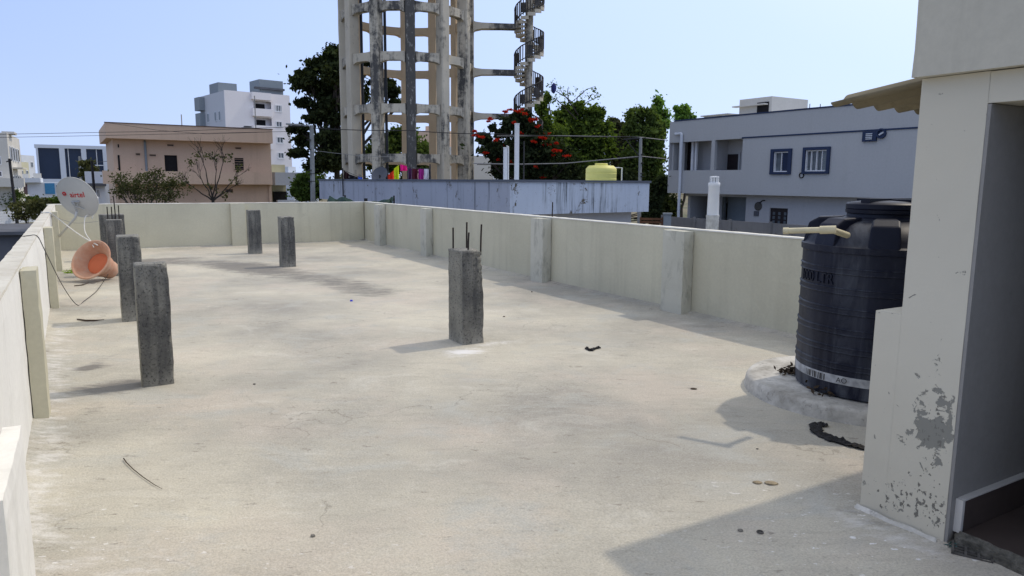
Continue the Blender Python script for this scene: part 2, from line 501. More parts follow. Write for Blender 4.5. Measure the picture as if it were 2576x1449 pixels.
c = m.mix(m.ramp(f, (0.42, 0.0), (0.62, 1.0)), (0.55, 0.56, 0.55), (0.36, 0.36, 0.35))
m.color(c).rough(0.6)
MT['pipedirty'] = m.m
MT['net'] = plain('green_net', (0.004, 0.030, 0.026), 0.8, 0.2)
# tower concrete; attribute 'grime' = how black the algae is
m = NT('tower_concrete')
gr = m.attr('grime')
f = m.noise(0.5, 6, 0.6)
c = m.mix(m.ramp(f, (0.35, 0.0), (0.65, 1.0)), (0.47, 0.425, 0.34), (0.58, 0.525, 0.42))
s1 = m.noise(1.0, 9, 0.72, (2.2, 2.2, 0.28), coord='Object', dist=0.3)
s2 = m.noise(3.2, 8, 0.72, off=(4, 4, 1))
v = m.math('ADD', m.math('ADD', m.math('MULTIPLY', s1, 0.6), m.math('MULTIPLY', s2, 0.4)), m.math('MULTIPLY', m.math('SUBTRACT', gr, 0.5), 0.42))
c = m.mix(m.math('MULTIPLY', m.ramp(v, (0.47, 0.0), (0.58, 1.0)), 0.92), c, (0.048, 0.050, 0.054))
w = m.noise(6, 8, 0.75, (1, 1, 0.4), off=(9, 9, 9))
c = m.mix(m.math('MULTIPLY', m.ramp(w, (0.56, 0.0), (0.63, 1.0)), m.math('MULTIPLY', gr, 0.8)), c, (0.42, 0.41, 0.38))
m.color(c).bump(s2, 0.5, 0.03)
MT['tower'] = m.m
MT['towerclean'] = paint('tower_beige', (0.72, 0.575, 0.395), dirt=(0.2, 0.16, 0.12), streak=0.25, mottle=0.08, sc=0.5, bump=0.0)
MT['bark'] = plain('bark', (0.045, 0.038, 0.032), 0.95, 0.4, 6)
MT['barkpale'] = plain('pale_bark', (0.09, 0.075, 0.06), 0.95, 0.35, 6)
MT['leaf_dark'] = leafmat('leaf_dark', (0.010, 0.015, 0.010), (0.060, 0.078, 0.034), 0.22)
MT['leaf_mid'] = leafmat('leaf_mid', (0.045, 0.075, 0.020), (0.19, 0.27, 0.065), 0.45)
MT['leaf_deep'] = leafmat('leaf_deep', (0.025, 0.044, 0.016), (0.15, 0.21, 0.06), 0.4)
MT['leaf_olive'] = leafmat('leaf_olive', (0.045, 0.052, 0.024), (0.16, 0.16, 0.07), 0.3)
MT['leaf_grey'] = leafmat('leaf_grey', (0.045, 0.052, 0.030), (0.15, 0.15, 0.085), 0.3)
MT['leaf_bright'] = leafmat('leaf_bright', (0.09, 0.18, 0.03), (0.28, 0.44, 0.12), 0.45)
MT['flower'] = leafmat('flower_red', (0.34, 0.012, 0.01), (0.58, 0.045, 0.02), 0.25)
MT['deadleaf'] = plain('dead_leaf', (0.055, 0.038, 0.024), 0.9, 0.3)
MT['twig'] = plain('dry_twig', (0.06, 0.04, 0.028), 0.9, 0.3)
MT['moss'] = plain('moss_tuft', (0.22, 0.34, 0.02), 0.9, 0.2)
MT['stone'] = plain('stone_chip', (0.20, 0.19, 0.17), 0.9, 0.25, 20)
MT['tan_crumb'] = plain('tan_mortar', (0.33, 0.27, 0.18), 0.95, 0.3, 60, bump=0.5)
MT['iron'] = plain('cast_iron', (0.09, 0.085, 0.078), 0.8, 0.4, 30, bump=0.5)
MT['teal'] = plain('teal_rag', (0.05, 0.13, 0.13), 0.8, 0.2)
MT['stair_iron'] = plain('weathered_rail', (0.055, 0.052, 0.05), 0.9, 0.5, 3)


# ------------------------------------------------------------------ mesh building
class MB:
    def __init__(s):
        s.v, s.f = [], []

    def add(s, vs, fs):
        o = len(s.v)
        s.v += [tuple(p) for p in vs]
        s.f += [tuple(i + o for i in f) for f in fs]
        return s

    def box(s, x0, x1, y0, y1, z0, z1, M=None):
        vs = [Vector((x, y, z)) for z in (z0, z1) for y in (y0, y1) for x in (x0, x1)]
        if M is not None:
            vs = [M @ p for p in vs]
        return s.add(vs, [(0, 2, 3, 1), (4, 5, 7, 6), (0, 1, 5, 4), (2, 6, 7, 3), (0, 4, 6, 2), (1, 3, 7, 5)])

    def prism(s, poly, z0, z1):
        """convex or simple polygon (x, y) counter-clockwise, extruded in z"""
        n = len(poly)
        vs = [(x, y, z0) for x, y in poly] + [(x, y, z1) for x, y in poly]
        fs = [tuple(range(n - 1, -1, -1)), tuple(range(n, 2 * n))]
        fs += [(i, (i + 1) % n, n + (i + 1) % n, n + i) for i in range(n)]
        return s.add(vs, fs)

    def tube(s, path, rad, n=6, cap=True):
        path = [Vector(p) for p in path]
        k = len(path)
        if not isinstance(rad, (list, tuple)):
            rad = [rad] * k
        vs, fs = [], []
        ref = None
        for i, p in enumerate(path):
            d = (path[min(i + 1, k - 1)] - path[max(i - 1, 0)])
            d = d.normalized() if d.length > 1e-9 else Vector((0, 0, 1))
            if ref is None:
                ref = Vector((0, 0, 1)) if abs(d.z) < 0.9 else Vector((1, 0, 0))
            a = d.cross(ref)
            if a.length < 1e-4:
                ref = Vector((1, 0, 0)) if abs(d.x) < 0.9 else Vector((0, 1, 0))
                a = d.cross(ref)
            a.normalize()
            b = d.cross(a).normalized()
            ref = -b if False else ref
            for j in range(n):
                t = 2 * math.pi * j / n
                vs.append(p + (a * math.cos(t) + b * math.sin(t)) * rad[i])
        for i in range(k - 1):
            for j in range(n):
                fs.append((i * n + j, (i + 1) * n + j, (i + 1) * n + (j + 1) % n, i * n + (j + 1) % n))
        if cap:
            fs.append(tuple(range(n)))
            fs.append(tuple(range((k - 1) * n + n - 1, (k - 1) * n - 1, -1)))
        return s.add(vs, fs)

    def lathe(s, prof, n=32, M=None, cap0=True, cap1=True):
        vs, fs = [], []
        for r, z in prof:
            for j in range(n):
                t = 2 * math.pi * j / n
                p = Vector((r * math.cos(t), r * math.sin(t), z))
                vs.append(M @ p if M is not None else p)
        k = len(prof)
        for i in range(k - 1):
            for j in range(n):
                fs.append((i * n + j, i * n + (j + 1) % n, (i + 1) * n + (j + 1) % n, (i + 1) * n + j))
        if cap0:
            fs.append(tuple(range(n - 1, -1, -1)))
        if cap1:
            fs.append(tuple(range((k - 1) * n, k * n)))
        return s.add(vs, fs)

    def wallgrid(s, x0, x1, z0, z1, y0, y1, ops):
        """wall slab in the xz plane, thickness y0..y1, with clean rectangular openings"""
        ops = [(max(a, x0), max(b, z0), min(c, x1), min(d, z1)) for a, b, c, d in ops]
        xs = sorted({x0, x1, *[o[0] for o in ops], *[o[2] for o in ops]})
        zs = sorted({z0, z1, *[o[1] for o in ops], *[o[3] for o in ops]})
        def solid(i, j):
            if i < 0 or j < 0 or i >= len(xs) - 1 or j >= len(zs) - 1:
                return False
            cx, cz = (xs[i] + xs[i + 1]) / 2, (zs[j] + zs[j + 1]) / 2
            return not any(a < cx < c and b < cz < d for a, b, c, d in ops)
        for i in range(len(xs) - 1):
            for j in range(len(zs) - 1):
                if not solid(i, j):
                    continue
                a, b, c, d = xs[i], xs[i + 1], zs[j], zs[j + 1]
                s.add([(a, y0, c), (b, y0, c), (b, y0, d), (a, y0, d)], [(0, 1, 2, 3)])
                s.add([(a, y1, c), (b, y1, c), (b, y1, d), (a, y1, d)], [(3, 2, 1, 0)])
                if not solid(i - 1, j):
                    s.add([(a, y0, c), (a, y0, d), (a, y1, d), (a, y1, c)], [(0, 1, 2, 3)])
                if not solid(i + 1, j):
                    s.add([(b, y0, c), (b, y1, c), (b, y1, d), (b, y0, d)], [(0, 1, 2, 3)])
                if not solid(i, j - 1):
                    s.add([(a, y0, c), (a, y1, c), (b, y1, c), (b, y0, c)], [(0, 1, 2, 3)])
                if not solid(i, j + 1):
                    s.add([(a, y0, d), (b, y0, d), (b, y1, d), (a, y1, d)], [(0, 1, 2, 3)])
        return s

    def build(s, name, mat, parent=None, smooth=False, bevel=0.0, loc=None, rz=0.0, merge=False, autosmooth=None):
        me = bpy.data.meshes.new(name)
        me.from_pydata(s.v, [], s.f)
        me.validate()
        if isinstance(mat, (list, tuple)):
            for x in mat:
                me.materials.append(MT[x] if isinstance(x, str) else x)
        else:
            me.materials.append(MT[mat] if isinstance(mat, str) else mat)
        if merge:
            import bmesh
            b = bmesh.new()
            b.from_mesh(me)
            bmesh.ops.remove_doubles(b, verts=b.verts, dist=1e-4)
            b.to_mesh(me)
            b.free()
        o = bpy.data.objects.new(name, me)
        COL.objects.link(o)
        if parent is not None:
            o.parent = parent
        if loc is not None:
            o.location = loc
            o.rotation_euler = (0, 0, rz)
        if smooth or autosmooth:
            me.polygons.foreach_set('use_smooth', [True] * len(me.polygons))
            if autosmooth:
                me.set_sharp_from_angle(angle=R(autosmooth))
        if bevel:
            bv = o.modifiers.new('bevel', 'BEVEL')
            bv.width = bevel
            bv.segments = 2
            bv.limit_method = 'ANGLE'
        return o


def tag(o, label, cat, group=None):
    o['label'] = label
    o['category'] = cat
    if group:
        o['group'] = group
    return o


def thing(name, label, cat, loc=(0, 0, 0), rz=0.0, group=None):
    o = bpy.data.objects.new(name, None)
    o.empty_display_size = 0.2
    COL.objects.link(o)
    o.location = loc
    o.rotation_euler = (0, 0, rz)
    return tag(o, label, cat, group)


def struct(o):
    o['kind'] = 'structure'
    return o


def fattr(o, name, vals, domain='POINT'):
    a = o.data.attributes.new(name, 'FLOAT', domain)
    a.data.foreach_set('value', np.asarray(vals, dtype=np.float32))
    return o


def text_mesh(body, size, extrude=0.0, bold=0.0, shear=0.0, sx=1.0):
    cu = bpy.data.curves.new('letters', 'FONT')
    cu.body = body
    cu.size = size
    cu.extrude = extrude
    cu.offset = bold
    cu.shear = shear
    cu.align_x = 'CENTER'
    cu.align_y = 'CENTER'
    ob = bpy.data.objects.new('letters', cu)
    COL.objects.link(ob)
    dg = bpy.context.evaluated_depsgraph_get()
    dg.update()
    me = bpy.data.meshes.new_from_object(ob.evaluated_get(dg))
    vs = [(v.co.x * sx, v.co.y, v.co.z) for v in me.vertices]
    fs = [tuple(p.vertices) for p in me.polygons]
    bpy.data.objects.remove(ob)
    bpy.data.meshes.remove(me)
    return vs, fs


# ------------------------------------------------------------------ ground
g = MB()
g.add([(-900, -300, 0), (900, -300, 0), (900, 1500, 0), (-900, 1500, 0)], [(0, 1, 2, 3)])
struct(g.build('ground', 'ground', loc=(0, 0, GZ)))
# street between our house and the grey house
g = MB()
g.add([(9.5, -30, 0.006), (19, -30, 0.006), (19, 26, 0.006), (9.5, 26, 0.006)], [(0, 1, 2, 3)])
struct(g.build('road', 'road', loc=(0, 0, GZ), rz=ANG))
g = MB()
g.add([(-60, 21, 0.006), (-3, 21, 0.006), (-3, 26, 0.006), (-60, 26, 0.006)], [(0, 1, 2, 3)])
struct(g.build('lane', 'road', loc=(0, 0, GZ), rz=ANG))

# ------------------------------------------------------------------ terrace floor with stains
S0, S1, T0, T1 = -0.75, 6.28, -3.2, 18.10
NS, NTT = 150, 430
ss = np.linspace(S0, S1, NS)
tt = np.linspace(T0, T1, NTT)
SS, TT = np.meshgrid(ss, tt)
def pl_dist(S, T, pts):
    best = np.full(S.shape, 1e9)
    for (a, b), (c, d) in zip(pts[:-1], pts[1:]):
        vx, vy = c - a, d - b
        L = vx * vx + vy * vy
        k = np.clip(((S - a) * vx + (T - b) * vy) / L, 0, 1)
        best = np.minimum(best, np.hypot(S - a - k * vx, T - b - k * vy))
    return best
def gau(s, t, rs, rt, k):
    return k * np.exp(-((SS - s) / rs) ** 2 - ((TT - t) / rt) ** 2)
dark = 0.80 * np.exp(-(pl_dist(SS, TT, [(0.6, 15.2), (1.9, 14.6), (2.5, 13.2), (2.9, 12.0), (3.3, 10.6), (3.4, 9.6)]) / 0.62) ** 2)
dark += gau(2.5, 13.4, 0.9, 0.9, 0.4) + gau(1.5, 15.6, 0.9, 0.35, 0.6)
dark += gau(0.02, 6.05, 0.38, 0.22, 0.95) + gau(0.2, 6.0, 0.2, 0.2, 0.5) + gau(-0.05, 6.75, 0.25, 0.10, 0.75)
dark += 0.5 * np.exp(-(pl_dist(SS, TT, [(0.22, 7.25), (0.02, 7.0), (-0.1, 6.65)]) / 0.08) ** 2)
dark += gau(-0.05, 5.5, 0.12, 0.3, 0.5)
dark += gau(4.8, 5.3, 0.35, 0.3, 0.42) + gau(1.34, 4.3, 0.34, 0.18, 0.30) + gau(4.1, 7.6, 0.5, 0.3, 0.25) + gau(4.3, 6.6, 0.4, 0.3, 0.25)
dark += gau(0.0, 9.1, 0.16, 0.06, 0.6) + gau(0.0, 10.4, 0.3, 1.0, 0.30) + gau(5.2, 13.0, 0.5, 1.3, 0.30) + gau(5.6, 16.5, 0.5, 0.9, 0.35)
dark += gau(1.2, 11.8, 0.8, 0.5, 0.2) + gau(3.89, 3.9, 0.06, 0.05, 0.8)
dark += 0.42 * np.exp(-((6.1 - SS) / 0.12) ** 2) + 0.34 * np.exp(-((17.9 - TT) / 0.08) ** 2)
dark += gau(3.05, 1.9, 0.10, 0.3, 0.6) + gau(2.94, 2.44, 0.10, 0.045, 0.5)
white = gau(2.9, 5.78, 0.25, 0.14, 0.9) + gau(3.35, 5.95, 0.25, 0.10, 0.6) + gau(4.0, 3.75, 0.3, 0.5, 0.25) + gau(0.1, 3.0, 0.3, 0.7, 0.35)
white += 0.45 * np.exp(-((SS + 0.3) / 0.16) ** 2) * (TT < 9) + gau(3.0, 1.75, 0.14, 0.45, 0.5)
fleck = gau(2.75, 1.75, 0.55, 0.7, 1.0) + gau(-0.05, 3.0, 0.35, 0.9, 0.8) + gau(0.6, 2.8, 0.6, 0.5, 0.4)
zz = np.zeros_like(SS)
for k in range(6):
    a = rng.uniform(0, 6.28, 2)
    zz += 0.0022 * np.sin(SS * rng.uniform(1.2, 3.2) + a[0]) * np.sin(TT * rng.uniform(0.8, 2.4) + a[1])
fil = np.zeros_like(SS)          # mortar fillet along the parapets
fil += 0.035 * np.exp(-(np.maximum(SS + 0.36 + 0.013 * TT, 0) / 0.07)) + 0.04 * np.exp(-(np.maximum(6.15 - SS, 0) / 0.06)) + 0.04 * np.exp(-(np.maximum(17.93 - TT, 0) / 0.06))
vs = np.stack([SS, TT, zz + np.minimum(fil, 0.05)], -1).reshape(-1, 3)
idx = np.arange(NS * NTT).reshape(NTT, NS)
fs = np.stack([idx[:-1, :-1], idx[:-1, 1:], idx[1:, 1:], idx[1:, :-1]], -1).reshape(-1, 4)
fb = MB()
fb.v = [tuple(p) for p in vs]
fb.f = [tuple(int(i) for i in f) for f in fs]
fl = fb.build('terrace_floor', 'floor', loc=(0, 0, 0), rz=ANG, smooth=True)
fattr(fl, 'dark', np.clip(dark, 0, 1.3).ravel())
fattr(fl, 'white', np.clip(white, 0, 1).ravel())
fattr(fl, 'fleck', np.clip(fleck, 0, 1).ravel())
struct(fl)
# the house under the terrace
b = MB().box(-0.60, 6.24, -3.1, 18.0, GZ + 0.0, -0.06)
own = b.build('house_below', 'parapet', loc=(0, 0, 0), rz=ANG)
tag(own, 'cream house carrying the terrace floor and its parapets', 'house')


# ------------------------------------------------------------------ parapets
def rough_box(x0, x1, y0, y1, z0, z1, step=0.04, amp=0.006, seed=0.0, taper=0.0):
    """hand-made block: fine grid of quads with uneven faces and worn arrises"""
    mb = MB()
    nx, ny, nz = (max(1, int(round((b - a) / step))) for a, b in ((x0, x1), (y0, y1), (z0, z1)))
    key = {}
    def vid(i, j, k):
        if (i, j, k) not in key:
            p = Vector((x0 + (x1 - x0) * i / nx, y0 + (y1 - y0) * j / ny, z0 + (z1 - z0) * k / nz))
            q = (p * 7.0) + Vector((seed, seed * 1.7, seed * 0.6))
            d = Vector((mnoise.noise(q), mnoise.noise(q + Vector((31, 0, 0))), mnoise.noise(q + Vector((0, 47, 0)))))
            q2 = p * 26.0 + Vector((seed, 5, 2))
            d2 = Vector((mnoise.noise(q2), mnoise.noise(q2 + Vector((31, 0, 0))), mnoise.noise(q2 + Vector((0, 47, 0)))))
            ext = sum((i in (0, nx), j in (0, ny), k == nz))
            cx, cy, cz = (x0 + x1) / 2, (y0 + y1) / 2, (z0 + z1) / 2
            if ext >= 2:
                pull = amp * (0.9 + 1.3 * max(0, mnoise.noise(q2 * 0.5)))
                p.x += pull * (1 if p.x < cx else -1) * (i in (0, nx))
                p.y += pull * (1 if p.y < cy else -1) * (j in (0, ny))
                p.z -= pull * (k == nz)
            key[(i, j, k)] = len(mb.v)
            mb.v.append(tuple(p + d * amp + d2 * amp * 0.5))
        return key[(i, j, k)]
    for i in range(nx):
        for j in range(ny):
            mb.f.append((vid(i, j, nz), vid(i + 1, j, nz), vid(i + 1, j + 1, nz), vid(i, j + 1, nz)))
            mb.f.append((vid(i, j, 0), vid(i, j + 1, 0), vid(i + 1, j + 1, 0), vid(i + 1, j, 0)))
    for k in range(nz):
        for i in range(nx):
            mb.f.append((vid(i, 0, k), vid(i + 1, 0, k), vid(i + 1, 0, k + 1), vid(i, 0, k + 1)))
            mb.f.append((vid(i, ny, k), vid(i, ny, k + 1), vid(i + 1, ny, k + 1), vid(i + 1, ny, k)))
        for j in range(ny):
            mb.f.append((vid(0, j, k), vid(0, j, k + 1), vid(0, j + 1, k + 1), vid(0, j + 1, k)))
            mb.f.append((vid(nx, j, k), vid(nx, j + 1, k), vid(nx, j + 1, k + 1), vid(nx, j, k + 1)))
    return mb


# right parapet: inner face s = 6.15
rw = thing('parapet_wall', 'long cream parapet wall on the right with plain pilasters', 'wall', ST(6.15, 0), ANG)
rough_box(0, 0.12, -3.0, 18.05, -0.05, 1.004, 0.12, 0.004, 3.1).build('wall', 'parapet', rw)
rough_box(-0.004, 0.124, -3.0, 18.054, 1.000, 1.016, 0.10, 0.003, 8.1).build('coping', 'topwhite', rw)
for k, (ta, tb) in enumerate(((16.40, 16.78), (13.68, 13.98), (9.26, 9.62), (6.23, 6.60), (2.95, 3.30))):
    rough_box(-0.165, -0.002, ta, tb, -0.04, 0.992 if k else 0.985, 0.08, 0.005, 11.0 + k * 5).build('pilaster', 'pilaster', rw)
# back parapet: inner face t = 17.93
bw = thing('parapet_wall', 'cream parapet wall closing the far end of the terrace', 'wall', ST(0, 17.93), ANG)
rough_box(-0.70, 6.13, 0.0, 0.12, -0.05, 1.000, 0.12, 0.004, 5.1).build('wall', 'parapet', bw)
rough_box(-0.704, 6.134, -0.003, 0.124, 0.996, 1.012, 0.12, 0.003, 2.1).build('coping', 'topwhite', bw)
rough_box(2.90, 3.22, -0.10, -0.002, -0.04, 0.994, 0.09, 0.003, 1.9).build('pilaster', 'parapet', bw)
# left parapet: turned a little, inner face about s = -0.31 - 0.0129 t
LA = ANG + 0.0129
lw = thing('parapet_wall', 'low cream parapet wall on the left with stained flat top', 'wall', ST(-0.318, 0), LA)
rough_box(-0.115, 0.0, -3.0, 18.06, -0.05, 0.996, 0.12, 0.004, 6.1).build('wall', 'leftpaint', lw)
rough_box(-0.118, 0.003, -3.0, 18.06, 0.992, 1.006, 0.10, 0.003, 7.7).build('coping', 'coping', lw)
for k, (ta, tb) in enumerate(((5.42, 5.70), (10.05, 10.33), (14.13, 14.42))):
    rough_box(0.002, 0.095, ta, tb, -0.03, 0.975 if k < 2 else 1.0, 0.08, 0.004, 17.0 + k * 3).build('pilaster', 'parapet', lw)
blk = rough_box(-0.33, -0.262, 2.46, 3.22, -0.03, 0.625, 0.06, 0.004, 9.0)
o = blk.build('plaster_block', 'leftpaint', loc=(0, 0, 0), rz=ANG)
tag(o, 'low white plaster block against the left parapet, nearest the viewer', 'block')

# ------------------------------------------------------------------ stub columns
def stub(s0, s1, t0, t1, h, label, seed, bars=(), chips=(), foot=0.6):
    t = thing('stub_column', label, 'column', ST((s0 + s1) / 2, (t0 + t1) / 2), ANG, 'concrete stub columns on the terrace')
    dx, dy = (s1 - s0) / 2, (t1 - t0) / 2
    mb = rough_box(-dx, dx, -dy, dy, -0.01, h, 0.020, 0.0042, seed)
    for (cx, cy, cz, rr, dd) in chips:          # broken arrises
        c = Vector((cx, cy, cz))
        for i, p in enumerate(mb.v):
            q = Vector(p)
            e = (q - c)
            e.z *= 0.55
            w_ = max(0.0, 1 - e.length / rr) ** 0.6
            if w_ > 0:
                inn = Vector((-cx, -cy, 0)).normalized()
                mb.v[i] = tuple(q + inn * dd * w_ * (0.75 + 0.6 * mnoise.noise(q * 30)) - Vector((0, 0, dd * 0.5 * w_ if q.z > h - 0.03 else 0)))
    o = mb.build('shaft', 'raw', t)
    fattr(o, 'face_dark', [1.0 if (p[1] < -dy + 0.012 or p[2] > h - 0.004) else 0.0 for p in mb.v])  # marks the front and top faces for the darker tone
    fattr(o, 'foot', [foot * math.exp(-max(0, p[2] - 0.02) / 0.09) + 0.5 * max(0, 1 - abs(p[2] - h) / 0.02) for p in mb.v])
    for (bx, by, bh, ln) in bars:
        MB().tube([(bx, by, h - 0.05), (bx + ln * 0.3, by, h + bh * 0.5), (bx + ln, by + ln * 0.4, h + bh)], 0.0085, 7).build('rebar', 'rust', t)
    return t
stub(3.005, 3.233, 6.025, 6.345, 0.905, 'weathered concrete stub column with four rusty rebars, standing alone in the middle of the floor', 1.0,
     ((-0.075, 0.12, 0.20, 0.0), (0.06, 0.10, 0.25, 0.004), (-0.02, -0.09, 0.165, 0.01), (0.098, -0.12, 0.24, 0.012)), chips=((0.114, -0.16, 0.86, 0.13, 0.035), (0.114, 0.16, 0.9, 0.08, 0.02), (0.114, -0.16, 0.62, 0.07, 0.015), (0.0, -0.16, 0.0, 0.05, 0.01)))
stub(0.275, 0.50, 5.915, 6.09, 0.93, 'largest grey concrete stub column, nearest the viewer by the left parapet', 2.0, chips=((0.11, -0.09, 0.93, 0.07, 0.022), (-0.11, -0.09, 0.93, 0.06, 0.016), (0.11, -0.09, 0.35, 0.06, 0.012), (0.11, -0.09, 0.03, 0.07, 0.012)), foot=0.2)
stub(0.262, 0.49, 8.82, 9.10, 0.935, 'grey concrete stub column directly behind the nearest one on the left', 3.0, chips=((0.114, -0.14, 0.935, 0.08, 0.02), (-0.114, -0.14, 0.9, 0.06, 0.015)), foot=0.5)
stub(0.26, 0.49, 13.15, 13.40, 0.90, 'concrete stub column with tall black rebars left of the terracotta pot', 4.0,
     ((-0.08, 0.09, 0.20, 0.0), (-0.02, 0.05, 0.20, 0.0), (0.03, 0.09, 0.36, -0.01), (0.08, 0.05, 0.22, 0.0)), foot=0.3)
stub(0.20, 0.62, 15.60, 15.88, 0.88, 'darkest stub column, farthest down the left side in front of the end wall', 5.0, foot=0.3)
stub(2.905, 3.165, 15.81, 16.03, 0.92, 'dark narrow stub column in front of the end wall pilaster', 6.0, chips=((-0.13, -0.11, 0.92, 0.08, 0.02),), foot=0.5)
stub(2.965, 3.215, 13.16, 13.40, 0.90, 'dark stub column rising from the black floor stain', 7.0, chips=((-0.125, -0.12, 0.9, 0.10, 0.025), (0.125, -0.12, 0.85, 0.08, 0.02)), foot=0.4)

# ------------------------------------------------------------------ stair head room on the right
sr_ = thing('stair_head_room', 'pale stair head room with flaked wall end and overhanging roof', 'stair room', ST(3.147, 0), ANG)
def gridface(y0, y1, z0, z1, ny, nz):
    mb = MB()
    for k in range(nz + 1):
        for j in range(ny + 1):
            y, z = y0 + (y1 - y0) * j / ny, z0 + (z1 - z0) * k / nz
            mb.v.append((0.0015 * mnoise.noise(Vector((y * 9, z * 9, 1))), y, z))
    for k in range(nz):
        for j in range(ny):
            a = k * (ny + 1) + j
            mb.f.append((a + 1, a, a + ny + 1, a + ny + 2))
    return mb
# wall end, solid body behind a finely gridded outer skin
mb = gridface(1.600, 1.876, -0.02, 2.0, 22, 150)
nskin = len(mb.v)
mb.box(0.003, 2.4, 1.6, 1.876, -0.02, 2.0)
o = mb.build('wall', 'flaked', sr_)
pe, ch = [], []
for i, (x, y, z) in enumerate(mb.v):
    if i >= nskin:
        pe.append(0.0); ch.append(0.0); continue
    a = 1.0 * math.exp(-((y - 1.70) / 0.095) ** 2 - ((z - 0.46) / 0.10) ** 2)
    a += 0.40 * math.exp(-((y - 1.67) / 0.08) ** 2 - ((z - 0.62) / 0.14) ** 2)
    c_ = 0.9 * math.exp(-((z - 0.12) / 0.08) ** 2) + 0.85 * math.exp(-((y - 1.68) / 0.08) ** 2 - ((z - 0.5) / 0.26) ** 2) + 0.3 * math.exp(-((z - 0.2) / 0.2) ** 2)
    pe.append(a + 0.30 * math.exp(-((z - 0.07) / 0.045) ** 2)); ch.append(min(1, c_))
fattr(o, 'peel', pe); fattr(o, 'chip', ch)
mb = gridface(1.8765, 2.0, -0.02, 0.968, 10, 70)
nskin = len(mb.v)
mb.box(0.003, 2.2, 1.8765, 2.0, -0.02, 0.968)
o = mb.build('low_wall', 'flaked', sr_)
fattr(o, 'peel', [0.22 * math.exp(-((p[2] - 0.10) / 0.06) ** 2) if i < nskin else 0 for i, p in enumerate(mb.v)])
fattr(o, 'chip', [0.7 * math.exp(-((p[2] - 0.10) / 0.10) ** 2) if i < nskin else 0 for i, p in enumerate(mb.v)])
o = MB().box(0.0, 0.23, 0.92, 1.5985, 1.875, 1.998).build('lintel', 'flaked', sr_)
fattr(o, 'peel', [0.0] * 8); fattr(o, 'chip', [0.0] * 8)
MB().box(0.0, 0.23, -1.6, 0.918, -0.02, 1.998).build('side_wall', 'stairplaster', sr_)
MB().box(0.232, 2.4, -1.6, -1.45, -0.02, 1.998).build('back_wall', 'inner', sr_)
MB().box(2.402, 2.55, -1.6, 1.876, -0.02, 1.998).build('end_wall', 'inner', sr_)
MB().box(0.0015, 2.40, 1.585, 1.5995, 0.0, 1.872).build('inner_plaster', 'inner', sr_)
rough_box(-0.055, 2.6, -1.7, 1.895, 2.003, 3.05, 0.12, 0.003, 4.4).build('roof_parapet', 'stairplaster', sr_)
MB().box(0.05, 2.4, -1.44, 1.584, 0.0, 0.05).build('floor_slab', 'tile', sr_)
rough_box(0.0, 0.049, 0.62, 1.57, -0.01, 0.062, 0.02, 0.012, 6.0).build('threshold', 'threshold', sr_)
sk = MB().box(0.053, 2.4, 1.556, 1.583, 0.052, 0.195).build('skirting', 'tile', sr_)
MB().box(0.035, 0.0525, 1.553, 1.584, 0.05, 0.199).build('skirting_edge', 'marble', sr_)
MB().box(0.054, 2.4, 1.552, 1.5845, 0.1955, 0.201).build('skirting_cap', 'marble', sr_)
rough_box(-0.05, 0.0, 1.60, 2.02, -0.01, 0.018, 0.02, 0.01, 2.2).build('mortar_fillet', 'plinth', sr_)

# corrugated sheet beside the stair head
cs = MB()
NX, NY = 120, 6
pitch, ampw = 0.175, 0.024
for layer in (0, 1):
    for j in range(NY + 1):
        for i in range(NX + 1):
            x = 0.0 + 1.9 * i / NX
            y = 1.70 + (2.33 - 1.70) * j / NY
            ph = (x / pitch + 0.3) * 2 * math.pi
            zc = ampw * (1 - abs(math.sin(ph / 2)) * 2 + 0.3 * math.cos(ph))
            z = 2.015 - 0.055 * (y - 1.876) / 0.45 + zc - 0.007 * layer
            cs.v.append((x, y, z))
N1 = (NX + 1) * (NY + 1)
for j in range(NY):
    for i in range(NX):
        a = j * (NX + 1) + i
        cs.f.append((a, a + 1, a + NX + 2, a + NX + 1))
        cs.f.append((N1 + a, N1 + a + NX + 1, N1 + a + NX + 2, N1 + a + 1))
for i in range(NX):
    a = NY * (NX + 1) + i
    cs.f.append((a, a + 1, N1 + a + 1, N1 + a))
for j in range(NY):
    a = j * (NX + 1)
    cs.f.append((a, a + NX + 1, N1 + a + NX + 1, N1 + a))
# only the eave past the roof parapet is kept
keep = [f for f in cs.f if all(cs.v[i][1] > 1.80 for i in f)]
cs.f = keep
o = cs.build('corrugated_sheet', 'asbestos', loc=ST(3.165, 0), rz=ANG, autosmooth=60)
tag(o, 'brown corrugated asbestos sheet jutting from under the stair room roof', 'roof sheet')

# ------------------------------------------------------------------ water tank on its plinth
pl = MB()
prof = [(0.818, -0.01), (0.812, 0.03), (0.808, 0.074), (0.802, 0.088), (0.788, 0.0985), (0.75, 0.101), (0.6, 0.10), (0.3, 0.102), (0.05, 0.102)]
n = 96
for r, z in prof:
    for j in range(n):
        t = 2 * math.pi * j / n
        q = Vector((math.cos(t) * 3 * r, math.sin(t) * 3 * r, z * 6))
        k = 1 + 0.007 * mnoise.noise(q) + 0.004 * mnoise.noise(q * 5)
        pl.v.append((r * k * math.cos(t), r * k * math.sin(t), z + 0.008 * mnoise.noise(q * 2.0) * (z > 0.02) * 0.15))
for i in range(len(prof) - 1):
    for j in range(n):
        pl.f.append((i * n + j, i * n + (j + 1) % n, (i + 1) * n + (j + 1) % n, (i + 1) * n + j))
pl.f.append(tuple(range((len(prof) - 1) * n, len(prof) * n)))
o = pl.build('round_plinth', 'plinth', loc=ST(4.90, 3.20), autosmooth=38)
tag(o, 'low round whitewashed plinth under the black water tank', 'plinth')

